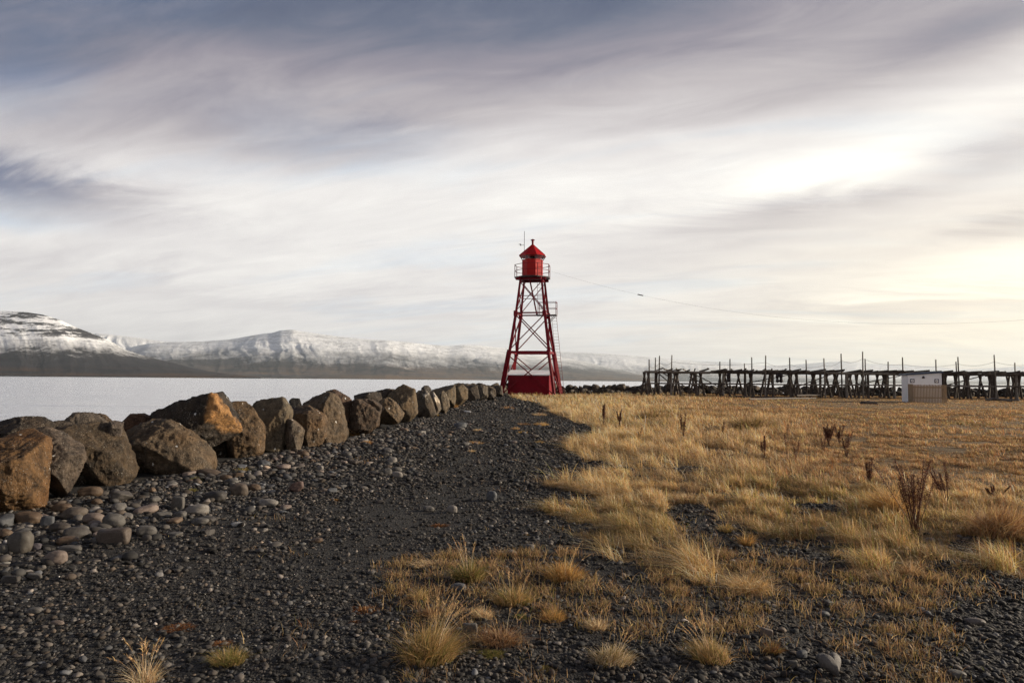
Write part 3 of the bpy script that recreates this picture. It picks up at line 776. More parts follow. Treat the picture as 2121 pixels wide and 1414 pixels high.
# ------------------------------------------------------------------ stones on the gravel
def stone_protos():
    out = []
    for k in range(9):
        rs = random.Random(400 + k)
        v, f = ICO[3]
        e = rs.uniform(2.1, 2.9)
        r = (np.abs(v) ** e).sum(1) ** (-1 / e)
        co = v * r[:, None]
        co = co * (1 + 0.16 * fbm(v * 1.3 + k * 5.1, 2, k)[:, None] + 0.03 * fbm(v * 5 + k, 2, k + 50)[:, None])
        if k in (6, 7):       # angular ones
            pl = [(tuple(Vector((rs.gauss(0, 1), rs.gauss(0, 1), rs.gauss(0, 1))).normalized()), rs.uniform(0.62, 1.0)) for _ in range(12)]
            pl += [(ax, 1.0) for ax in ((1, 0, 0), (-1, 0, 0), (0, 1, 0), (0, -1, 0), (0, 0, 1), (0, 0, -1))]
            co, f = rock_from_planes(pl, 3, 400 + k, 0.04, 16.0, size=2)
        co = co / np.abs(co).max(0)
        me = tri_mesh('stone', co, f); me.materials.append(M['stone'])
        out.append(me)
    # heart
    a = np.linspace(0, 2 * np.pi, 48, endpoint=False)
    hx = np.sin(a) ** 3; hy = (13 * np.cos(a) - 5 * np.cos(2 * a) - 2 * np.cos(3 * a) - np.cos(4 * a)) / 15
    rings = []
    for s_, z in ((0.55, -0.9), (0.85, -0.6), (1.0, 0.0), (0.93, 0.45), (0.7, 0.8), (0.35, 0.97), (0.05, 1.0)):
        rings.append([(x * s_, y * s_, z) for x, y in zip(hx, hy)])
    mb = MB().prism(rings)
    me = bpy.data.meshes.new('stone'); me.from_pydata(mb.v, [], mb.f); me.update()
    me.polygons.foreach_set('use_smooth', np.ones(len(me.polygons), bool)); me.materials.append(M['stone'])
    out.append(me)
    return out
STONES = stone_protos()
PLACED = []
def stone(px, py, wpx, hpx, tone, label, kind=None, rz=None, depth=0.75, group='loose stones on the gravel', tilt=0.0):
    """px,py: middle of the stone in the photo"""
    g = G(px, py + hpx * 0.42)
    d = g[1]
    w = wpx * d / F
    h = hpx * d / F
    rs = random.Random(int(px * 7 + py * 13))
    o = bpy.data.objects.new('stone', STONES[rs.randrange(6) if kind is None else kind])
    COL.objects.link(o)
    hh = h * 0.58
    dy = min(w, h * 2.2) * 0.5 * depth
    y = d + dy * 0.7
    x = g[0] * y / d
    o.location = (x, y, h1(x, y) + hh * 0.62)
    o.scale = (w / 2, dy, hh)
    o.rotation_euler = (rs.uniform(-.12, .12), rs.uniform(-.15, .15) + tilt, rs.uniform(-.35, .35) if rz is None else rz)
    o.color = (*tone, 1)
    if kind == 9: o.rotation_euler = (R(52), 0, 0.35); o.scale = (w / 2, w / 2, 0.035); o.location[2] = h1(x, y) + 0.05
    tag(o, label, 'stone', group)
    PLACED.append((x, y, w / 2))
    return o
sG, sP, sB, sL, sK, sN = (0.1, 0.094, 0.088), (0.165, 0.13, 0.112), (0.1, 0.068, 0.045), (0.2, 0.185, 0.17), (0.05, 0.045, 0.042), (0.085, 0.09, 0.1)
for a in [
 (116, 1158, 44, 27, sP, 'round pale pinkish cobble lying alone on the gravel below the others', 0, 0),
 (41, 1125, 48, 46, (0.085, 0.076, 0.066), 'large speckled ball-like cobble near the left edge', 1, 0),
 (234, 1113, 80, 31, (0.095, 0.075, 0.062), 'long angular wedge stone with a ridged back', 6, 0),
 (303, 1099, 40, 22, sG, 'flat-topped grey-brown stone just right of the angular wedge', 2),
 (236, 1080, 44, 29, sG, 'egg-shaped grey cobble above the angular wedge', 3),
 (193, 1077, 45, 21, sP, 'smooth oval pinkish-grey cobble left of the egg-shaped one', 4),
 (154, 1064, 52, 25, (0.1, 0.082, 0.068), 'broad brownish cobble with a ridge at the foot of the bulging boulder', 5),
 (128, 1052, 44, 18, sB, 'brown cobble tucked behind the broad ridged one', 0),
 (58, 1072, 56, 23, sB, 'wide orange-brown cobble under the orange-brown block', 1),
 (187, 1021, 46, 22, sB, 'brown loaf-shaped cobble in the shadow of the dark flat-topped boulder', 2),
 (201, 1039, 22, 14, sB, 'small brown cobble just below the loaf-shaped one', 3),
 (123, 1095, 52, 19, (0.06, 0.05, 0.042), 'dark elongated cobble in the heap by the left edge', 4),
 (169, 1098, 28, 17, sG, 'small round grey cobble left of the angular wedge', 5),
 (97, 1080, 28, 20, sN, 'bluish tilted cobble beside the wide orange-brown one', 6),
 (139, 1121, 42, 16, sB, 'low brown cobble in front of the dark elongated one', 1),
 (145, 1136, 46, 12, sG, 'thin flat grey stone below the cobble heap', 2),
 (76, 1132, 26, 16, (0.09, 0.08, 0.092), 'purplish cobble to the right of the speckled ball', 3),
 (6, 1137, 20, 22, sG, 'grey cobble half cut by the left edge, lower one', 4),
 (9, 1107, 30, 20, sB, 'brown cobble half cut by the left edge, upper one', 5),
 (70, 1193, 42, 13, sG, 'flat tilted stone below the pale pinkish cobble', 7),
 (22, 1198, 46, 14, sK, 'dark flat stone in the lower left, at the frame edge', 6),
 (72, 1264, 30, 13, sG, 'lone oval stone on the fine gravel at lower left', 2),
 (119, 1292, 30, 10, sP, 'lone flat pinkish stone low on the left gravel', 3),
 (408, 1057, 48, 22, sL, 'pale oval cobble, brightest in the row below the slanted boulder', 0, 0.1),
 (368, 1042, 30, 27, sG, 'boxy squared stone left of the pale oval cobble', 6),
 (446, 1028, 46, 22, sK, 'dark cobble with a rounded end under the peaked boulder', 1),
 (495, 1014, 36, 28, (0.095, 0.075, 0.06), 'round brown cobble between the dark cobble and a flat one', 2),
 (527, 1009, 28, 14, sB, 'low brown stone right of the round brown cobble', 3),
 (556, 1042, 43, 15, sL, 'pale flat oval stone lying by itself right of the row', 4, 0.0),
 (612, 1009, 36, 23, (0.11, 0.07, 0.06), 'reddish pyramid-shaped stone on the gravel below the brown blunt-topped boulder', 7),
 (415, 1080, 36, 15, sG, 'low grey stone below the pale oval cobble', 5),
 (493, 1086, 28, 9, (0.3, 0.3, 0.3), 'whitish flat flake of stone', 2),
 (373, 1067, 27, 14, sG, 'small lumpy stone below the boxy one', 1),
 (434, 980, 52, 15, (0.1, 0.075, 0.058), 'long brown loaf-like cobble at the toe of the slanted boulder', 3, 0.05),
 (468, 990, 26, 12, sB, 'brown cobble right of the long loaf-like one', 4),
 (480, 998, 30, 14, sG, 'grey-brown cobble below the long loaf-like one', 5),
 (936, 1055, 23, 16, sL, 'light grey rounded stone in the middle of the black track', 0),
 (1018, 1029, 22, 21, sN, 'bluish knobbly stone at the right side of the track', 1),
 (888, 1053, 23, 11, sG, 'low tan stone left of the light grey one on the track', 2),
 (1060, 1144, 23, 12, sL, 'larger of two pale oval pebbles near the grass tongue', 3),
 (1037, 1145, 16, 9, sL, 'smaller of two pale oval pebbles near the grass tongue', 4),
 (1095, 1134, 26, 13, sG, 'brownish stone right of the two pale oval pebbles', 5),
 (950, 1217, 31, 16, sN, 'flat pale grey slab in front of the green-brown tussock', 2),
 (972, 1302, 34, 20, sG, 'rough grey stone half hidden by the straw at bottom centre', 6),
 (1722, 1391, 50, 34, (0.125, 0.115, 0.11), 'heart-shaped grey stone in the gravel at lower right', 9, 0.5, 1.0),
 (1661, 1362, 24, 16, sN, 'blue-grey stone up left of the heart-shaped one', 0),
 (1703, 1369, 26, 14, sG, 'grey stone just above the heart-shaped one', 1),
 (1706, 1383, 22, 14, sN, 'rounded stone touching the heart-shaped one', 3),
 (1640, 1381, 20, 18, sG, 'small knobbly stone left of the heart-shaped one', 6),
 (1982, 1404, 34, 15, sG, 'oval stone cut by the lower right of the frame', 2),
 (2020, 1290, 38, 12, (0.15, 0.13, 0.12), 'pale flat stone in dry weeds at the right', 4),
 (1927, 1113, 20, 10, sP, 'pale pinkish stone at the foot of the tall dock plant', 5),
 (1702, 1100, 18, 11, sG, 'grey round stone at the upper edge of the right gravel patch', 1),
 (1588, 1252, 16, 9, sG, 'grey pebble left of the right gravel patch centre', 0),
 (1718, 1251, 20, 9, sG, 'topmost pale pebble of the small cluster on the right gravel', 2),
 (1706, 1273, 24, 11, sN, 'blue-grey flat pebble below the pale one of the cluster', 3),
 (1585, 1313, 26, 15, sP, 'brownish stone amid straw at lower right', 6),
 (812, 954, 21, 13, sL, 'pale humped stone, topmost of the group on the track', 0),
 (802, 978, 20, 13, sG, 'round stone left in the group on the track', 1),
 (823, 983, 22, 13, sL, 'round pale stone lowest in the group on the track', 2),
 (822, 972, 22, 11, sG, 'grey stone in the middle of the group on the track', 3),
 (627, 941, 27, 15, sB, 'brown humped cobble right under the rounded two-sided boulder', 4),
 (717, 942, 25, 12, sG, 'dark round cobble on the track edge near the tall peaked boulder', 5),
 (663, 970, 14, 12, sL, 'small pale upright pebble left of the track group', 1),
 (953, 881, 28, 12, sN, 'bluish dome-like stone far along the cobble strip', 0),
 (968, 852, 16, 4, (0.5, 0.52, 0.55), 'flat whitish stone far along the cobble strip', 2),
 (582, 918, 14, 16, (0.14, 0.1, 0.075), 'small pinkish round stone lodged against the pitted rock', 3)]:
    stone(*a)

def random_stones():
    rs = random.Random(77)
    n = 0
    tones = [sG, sG, sP, sB, sK, sN, (0.07, 0.064, 0.06), (0.075, 0.06, 0.05)]
    while n < 232:
        y = 6.0 + 19 * rs.random() ** 1.25
        x0 = float(xwall(y)) + 0.55
        x = x0 + abs(rs.gauss(0, 1.35 if y < 14 else 2.1))
        if x > 2.5: continue
        w = float(np.clip(rs.lognormvariate(math.log(0.062), 0.36), 0.035, 0.13)) * (1.0 if y < 12 else 1.1)
        if any((x - a) ** 2 + (y - b) ** 2 < (0.8 * (w + c)) ** 2 for a, b, c in PLACED): continue
        PLACED.append((x, y, w))
        o = bpy.data.objects.new('stone', STONES[rs.randrange(8)])
        COL.objects.link(o)
        hh = w * rs.uniform(0.35, 0.6)
        o.location = (x, y, h1(x, y) + hh * rs.uniform(0.3, 0.7))
        o.scale = (w, w * rs.uniform(0.6, 0.95), hh)
        o.rotation_euler = (rs.uniform(-.15, .15), rs.uniform(-.15, .15), rs.uniform(0, 6.28))
        t_ = tones[rs.randrange(len(tones))]; k = rs.uniform(0.75, 1.6)
        o.color = (t_[0] * k, t_[1] * k, t_[2] * k, 1)
        if y < 9.5: lab, gp = 'ordinary rounded cobble among the cobbles below the nearest boulders', 'cobbles below the nearest boulders'
        elif y < 14: lab, gp = 'ordinary rounded cobble on the strip below the peaked boulders', 'cobbles below the peaked boulders'
        else: lab, gp = 'ordinary small cobble on the far part of the strip beside the wall', 'cobbles on the far strip'
        tag(o, lab, 'stone', gp)
        n += 1
random_stones()

LIGHT = [1.0]
def gravel():
    parts_v, parts_f, parts_c = [], [], []
    nv = 0
    def batch(n, y0, y1, xfun, lo, hi, sub, keepfun, seed):
        nonlocal nv
        g = np.random.default_rng(seed)
        y = g.uniform(y0, y1, n); xl, xr = xfun(y)
        x = xl + (xr - xl) * g.random(n)
        d, s = cover(x, y)
        k = keepfun(x, y, d, s, g)
        x, y, d, s = x[k], y[k], d[k], s[k]
        m = len(x)
        fine = track(x, y)
        r = np.clip(np.exp(g.normal(math.log((lo * hi) ** 0.5 * 0.9), 0.5, m)), lo, hi) * (1 - 0.45 * fine)
        v, f = ICO[sub]
        ang = g.uniform(0, 6.283, m); tl = g.normal(0, 0.22, m)
        sx = r; sy = r * g.uniform(0.6, 1.0, m); sz = r * g.uniform(0.25, 0.65, m)
        jit = 1 + 0.14 * g.normal(0, 1, (m, len(v)))
        q = v[None] * np.clip(jit, 0.7, 1.35)[:, :, None] if sub < 2 else np.repeat(v[None], m, 0)
        q = q * np.stack([sx, sy, sz], 1)[:, None, :]
        qz = q[:, :, 2] + q[:, :, 0] * tl[:, None]
        qx = q[:, :, 0] * np.cos(ang)[:, None] - q[:, :, 1] * np.sin(ang)[:, None] + x[:, None]
        qy = q[:, :, 0] * np.sin(ang)[:, None] + q[:, :, 1] * np.cos(ang)[:, None] + y[:, None]
        qz = qz + (hz(x, y) + sz * g.uniform(0.1, 0.8, m))[:, None]
        pal = np.array([(0.05, 0.05, 0.051), (0.038, 0.037, 0.037), (0.075, 0.071, 0.068), (0.085, 0.07, 0.058), (0.06, 0.064, 0.072), (0.11, 0.1, 0.093), (0.03, 0.027, 0.026), (0.28, 0.28, 0.27)])
        pi = g.choice(len(pal), m, p=[.226, .195, .17, .1, .1, .11, .094, .005])
        c = pal[pi] * np.array([0.80, 0.76, 0.72]) * LIGHT[0] * g.lognormal(-0.12, 0.55, (m, 1)) * (1 - 0.3 * fine[:, None])
        parts_v.append(np.stack([qx, qy, qz], -1).reshape(-1, 3))
        parts_f.append((f[None] + (np.arange(m) * len(v))[:, None, None]).reshape(-1, 3) + nv)
        parts_c.append(np.repeat(c, len(v), 0))
        nv += m * len(v)
    def track(x, y):
        px, py = project(np.stack([x, y, np.zeros_like(x)], 1))
        c = np.interp(py, [830, 900, 1000, 1100, 1200, 1414], [1040, 1000, 960, 850, 700, 400])
        w = np.interp(py, [830, 900, 1000, 1100, 1200, 1414], [60, 110, 170, 260, 320, 250])
        return np.exp(-((px - c) / w) ** 2) * 0.75 * sstep(1330, 1180, py) * np.clip(0.6 + 0.8 * n2(x, y, 1.4, 3, 71), 0, 1)
    fr = lambda m: (lambda y: (np.maximum(xwall(y) + 0.2, -0.85 * y - m - 2.0), 0.85 * y + m + 2.0))
    def keep(pd, ps=0.75):
        def k(x, y, d, s, g):
            t_ = track(x, y)
            return g.random(len(x)) < (1 - pd * np.clip(d, 0, 1)) * (1 - (1 - ps) * s) * (1 - 0.5 * t_) * np.clip(0.78 + 0.9 * n2(x, y, 1.1, 4, 171), 0.12, 1)
        return k
    batch(32000, 2.5, 5.2, fr(0.7), 0.008, 0.024, 1, keep(0.95), 1)
    batch(85000, 2.5, 8.5, fr(0.7), 0.004, 0.014, 0, keep(0.97), 2)
    batch(28000, 5.2, 9.5, fr(0.4), 0.010, 0.032, 1, keep(0.97), 3)
    batch(42000, 8.0, 15.0, lambda y: (xwall(y) + 0.2, np.minimum(0.8 * y, 5.0)), 0.011, 0.03, 0, keep(0.98), 4)
    batch(9000, 9.5, 20.0, lambda y: (xwall(y) + 0.2, np.full_like(y, 3.0)), 0.022, 0.06, 1, keep(0.99), 5)
    batch(14000, 15.0, 34.0, lambda y: (xwall(y) + 0.2, np.full_like(y, 3.5)), 0.02, 0.06, 0, keep(0.99), 6)
    batch(9000, 32.0, 62.0, lambda y: (xwall(y) + 0.2, np.full_like(y, 3.0)), 0.05, 0.13, 0, keep(0.99), 7)
    near_wall = lambda y: (xwall(y) + 0.35, xwall(y) + 4.6)
    def kw_(x, y, d, s, g): return (g.random(len(x)) < np.exp(-((x - xwall(y) - 0.4) / 2.2) ** 2) * np.clip(0.7 + 1.2 * n2(x, y, 0.8, 3, 191), 0.05, 1)) & (d < 0.3)
    LIGHT[0] = 1.35
    batch(1500, 5.0, 11.0, near_wall, 0.028, 0.065, 2, kw_, 21)
    batch(2600, 10.0, 24.0, near_wall, 0.035, 0.085, 2, kw_, 22)
    me = tri_mesh('gravel', np.concatenate(parts_v), np.concatenate(parts_f), np.concatenate(parts_c))
    o = link('gravel', me, M['pebble'])
    tag(o, kind='stuff')
gravel()

# ------------------------------------------------------------------ grass
def blades(root, h, w, ang, lean, col, seed=0, lw=None):
    g = np.random.default_rng(seed)
    n = len(root)
    lx, ly = np.cos(ang), np.sin(ang)
    fa = g.uniform(0, np.pi, n)
    sx, sy = np.cos(fa), np.sin(fa)
    lv = ((0, 1.0), (0.38, 0.9), (0.72, 0.6), (1.0, 0.0))
    V = np.zeros((n, 7, 3))
    j = 0
    for t, wf in lv:
        hor = lean * h * t ** 1.7
        cx = root[:, 0] + lx * hor; cy = root[:, 1] + ly * hor
        cz = root[:, 2] + h * t * (1 - 0.38 * np.minimum(lean, 1.6) * t)
        if wf:
            for sg in (-1, 1):
                V[:, j, 0] = cx + sg * sx * w * wf / 2; V[:, j, 1] = cy + sg * sy * w * wf / 2; V[:, j, 2] = cz; j += 1
        else:
            V[:, j] = np.stack([cx, cy, cz], 1)
    L = np.array([0, 1, 3, 2, 2, 3, 5, 4, 4, 5, 6])
    S = np.array([0, 4, 8])
    loops = (L[None] + (np.arange(n) * 7)[:, None]).ravel()
    starts = (S[None] + (np.arange(n) * 11)[:, None]).ravel()
    return V.reshape(-1, 3), loops, starts, np.repeat(col, 7, 0)

PAL = {'straw': (0.59, 0.40, 0.19), 'gold': (0.54, 0.32, 0.105), 'tan': (0.44, 0.28, 0.15), 'brown': (0.20, 0.112, 0.058), 'rust': (0.28, 0.115, 0.04),
       'green': (0.17, 0.17, 0.045), 'olive': (0.27, 0.195, 0.065), 'pale': (0.72, 0.57, 0.37), 'dark': (0.1, 0.055, 0.03)}
def colours(n, names, probs, g, var=0.38):
    pal = np.array([PAL[k] for k in names])
    c = pal[g.choice(len(names), n, p=np.array(probs) / sum(probs))]
    return np.clip(c * g.uniform(1 - var, 1 + var, (n, 1)) * g.uniform(0.93, 1.07, (n, 3)), 0, 0.9)

def field_grass():
    Vs, Ls, Ss, Cs = [], [], [], []
    nv = nl = 0
    def emit(n, y0, y1, wid, hmul, seed, sparse=False, xmax=None):
        nonlocal nv, nl
        g = np.random.default_rng(seed)
        u = g.random(n)
        y = np.sqrt(y0 ** 2 + u * (y1 ** 2 - y0 ** 2))
        xl = np.interp(y, [0, 4, 8, 20, 64, 80], [-2.4, -2.4, -4.0, -4, -3, -1.5] if sparse else [-1.6, -1.2, 0.0, 0.8, -1.5, -1.5]); xr = 0.9 * y + 4.0
        x = xl + (xr - xl) * g.random(n)
        # clumping: pull roots towards tussock centres
        cs = np.where(y < 25, 0.34, 0.6)
        ix, iy = np.floor(x / cs), np.floor(y / cs)
        jx = _hash(ix, iy, iy * 0, 5); jy = _hash(ix, iy, iy * 0 + 1, 6); js = _hash(ix, iy, iy * 0 + 2, 8)
        pull = 0.75 * g.random(n) * (0.4 + 0.6 * js)
        x = x + ((ix + jx) * cs - x) * pull; y = y + ((iy + jy) * cs - y) * pull
        d, s = cover(x, y)
        px, py = project(np.stack([x, y, np.zeros_like(x)], 1))
        dens = s * np.clip(0.34 + 0.16 * (px > 1400) + 1.5 * n2(x, y, 2.3, 3, 181), 0.05, 0.9) if sparse else d
        pn = n2(x, y, 0.7, 3, 61)
        if not sparse: dens = dens * np.clip(0.82 + 1.2 * pn, 0.1, 1) * np.clip(0.5 + 1.0 * js, 0, 1)
        # keep clear of buildings
        clear = ~((np.abs(x - 1.9) < 1.9) & (y > 62.6) & (y < 66.5))
        clear &= ~((x > 31.2) & (x < 35.5) & (y > 53.3) & (y < 58.5))
        k = (g.random(n) < dens) & clear & (y < 79.5) & (x > xwall(y) + 0.6)
        x, y, px, py, pn, js = x[k], y[k], px[k], py[k], pn[k], js[k]
        m = len(x)
        tall = n2(x, y, 0.35, 3, 91)
        if sparse:
            h = g.uniform(0.03, 0.10, m) * (1 + 0.5 * tall)
            col = colours(m, ['brown', 'tan', 'rust', 'olive', 'dark', 'straw', 'green'], [3, 3.5, 0.2, 2.4, 1.4, 3, 0.6], g)
            lean = g.uniform(0.1, 1.3, m); ang = g.uniform(0, 6.283, m)
        else:
            right_short = sstep(1560, 1760, px) * sstep(1025, 985, py) * sstep(0, 860, py)
            edge = np.exp(-((px - np.interp(py, [820, 900, 1000, 1110, 1160, 1235], [1150, 1240, 1230, 1230, 1320, 1560])) / 190) ** 2)
            lawn = sstep(866, 846, py) * sstep(1380, 1560, px)
            h = 0.25 * (1 + 0.6 * tall + 0.35 * pn) * g.uniform(0.5, 1.25, m) * hmul
            h = h * (1 - 0.55 * right_short) * (1 - 0.5 * lawn) * (1 + 0.15 * edge) * (0.42 + 0.9 * js)
            h = np.maximum(h, 0.03)
            cA = colours(m, ['straw', 'gold', 'pale', 'tan', 'olive', 'brown'], [4, 2.6, 3.2, 1.6, 1.0, 0.6], g)
            cB = colours(m, ['tan', 'straw', 'brown', 'rust', 'olive', 'pale'], [4, 2.4, 1.6, 1.1, 1.2, 0.8], g)
            cC = colours(m, ['tan', 'brown', 'rust', 'straw', 'olive'], [3, 3, 1.8, 1.2, 1.2], g)
            pick = g.random(m)
            col = np.where((pick < 0.25 + 0.75 * edge)[:, None], cA, cB)
            col = np.where((pick < 0.9 * np.maximum(right_short, lawn))[:, None], cC, col)
            patch = n2(x, y, 0.28, 3, 131)
            og = (g.random(m) < np.clip(patch * 2.0 - 0.4, 0, 0.5))
            col = np.where(og[:, None], colours(m, ['olive', 'green', 'brown'], [3, 1.2, 1.5], g), col)
            cb = np.exp(0.9 * (js - 0.5) + 0.35 * n2(x, y, 0.9, 3, 201) + 0.3 * n2(x, y, 3.0, 2, 211))
            col = np.clip(col * cb[:, None], 0, 0.85)
            wind = n2(x, y, 0.5, 2, 151) * 1.3
            ang = np.pi + wind + g.normal(0, 1.0, m)
            lean = np.abs(g.normal(0.7, 0.55, m)) * (1 + 0.5 * edge) + np.where(g.random(m) < 0.25, 1.0, 0)
        z = hz(x, y)
        yy = np.sqrt(x * x + y * y)
        w = wid * g.uniform(0.7, 1.3, m) * np.clip(yy / (0.5 * (y0 + y1)), 0.6, 1.5)
        V, L, S, C = blades(np.stack([x, y, z - 0.005], 1), h, w, ang, lean, col, seed)
        Vs.append(V); Ls.append(L + nv); Ss.append(S + nl); Cs.append(C); nv += len(V); nl += len(L)
    emit(300000, 4.5, 10, 0.0038, 0.58, 1)
    emit(300000, 9.5, 20, 0.0075, 0.9, 2)
    emit(230000, 19, 40, 0.015, 1.1, 3)
    emit(180000, 38, 80, 0.03, 1.15, 4)
    me = big_mesh('grass', np.concatenate(Vs), np.concatenate(Ls), np.concatenate(Ss), np.concatenate(Cs))
    tag(link('grass', me, M['grass']), kind='stuff')
    Vs.clear(); Ls.clear(); Ss.clear(); Cs.clear(); nv = nl = 0
    emit(170000, 2.3, 6.0, 0.0026, 1, 11, True)
    emit(150000, 5.8, 13, 0.0045, 1, 12, True)
    me = big_mesh('withered_ground_cover', np.concatenate(Vs), np.concatenate(Ls), np.concatenate(Ss), np.concatenate(Cs))
    tag(link('withered_ground_cover', me, M['grass']), kind='stuff')
field_grass()

def tuft(px, py, wpx, hpx, n, cols, label, name='grass_tuft', cat='grass tuft', group=None, spread=0.8, stalks=0, lean_to=None, flat=0.0, stalk_h=1.6, wmul=1.0):
    g = np.random.default_rng(int(px * 3 + py))
    c = G(px, py - hpx * 0.12)
    d = c[1]
    rad = wpx * d / F / 2 * 0.62; hh = hpx * d / F
    cx, cy = c[0], c[1]
    rr = rad * np.sqrt(g.random(n)) ; aa = g.uniform(0, 6.283, n)
    ox, oy = rr * np.cos(aa), rr * np.sin(aa) * 0.75
    z0 = h1(cx, cy)
    z = hz(cx + ox, cy + oy) - z0
    h = hh * g.uniform(0.45, 1.08, n) * (1 - 0.35 * (rr / rad) ** 2)
    ang = np.where(g.random(n) < 0.7, aa + g.normal(0, 0.5, n), g.uniform(0, 6.283, n))
    if lean_to is not None: ang = np.where(g.random(n) < 0.6, lean_to + g.normal(0, 0.5, n), ang)
    lean = np.abs(g.normal(0.25 + spread * (rr / rad), 0.3, n)) + flat
    w = np.full(n, 0.0028 * wmul) * np.clip(d / 4.5, 0.8, 6) * g.uniform(0.7, 1.3, n)
    col = colours(n, list(cols.keys()), list(cols.values()), g)
    root = np.stack([ox, oy, z - 0.004], 1)
    V, L, S, C = blades(root, h, w, ang, lean, col, int(px))
    if stalks:
        m = stalks
        a2 = g.uniform(0, 6.283, m) if lean_to is None else lean_to + g.normal(0, 0.5, m)
        r2 = rad * 0.5 * np.sqrt(g.random(m))
        root2 = np.stack([r2 * np.cos(a2), r2 * np.sin(a2) * 0.7, np.zeros(m)], 1)
        h2 = hh * stalk_h * g.uniform(0.75, 1.1, m); l2 = np.abs(g.normal(0.35, 0.2, m))
        c2 = colours(m, ['pale', 'straw'], [2, 1], g)
        V2, L2, S2, C2 = blades(root2, h2, np.full(m, 0.0022 * np.clip(d / 4.5, 0.8, 4)), a2, l2, c2, int(py))
        L = np.concatenate([L, L2 + len(V)]); S = np.concatenate([S, S2 + n * 11]); V = np.concatenate([V, V2]); C = np.concatenate([C, C2])
        # seed heads: short blades along the upper third
        k = 9
        tt = np.tile(np.linspace(0.72, 1.0, k), m)
        ri = np.repeat(np.arange(m), k)
        hor = l2[ri] * h2[ri] * tt ** 1.7
        rt = np.stack([root2[ri, 0] + np.cos(a2[ri]) * hor, root2[ri, 1] + np.sin(a2[ri]) * hor, h2[ri] * tt * (1 - 0.38 * l2[ri] * tt)], 1)
        V3, L3, S3, C3 = blades(rt, np.full(m * k, 0.022) * g.uniform(0.7, 1.4, m * k), np.full(m * k, 0.005), a2[ri] + g.normal(0, 0.9, m * k), np.full(m * k, 0.9),
                                colours(m * k, ['straw', 'tan'], [1, 1], g), int(py) + 3)
        L = np.concatenate([L, L3 + len(V)]); S = np.concatenate([S, S3 + (n + m) * 11]); V = np.concatenate([V, V3]); C = np.concatenate([C, C3])
    me = big_mesh(name, V, L, S, C)
    o = link(name, me, M['grass'])
    o.location = (cx, cy, z0)
    return tag(o, label, cat, group)

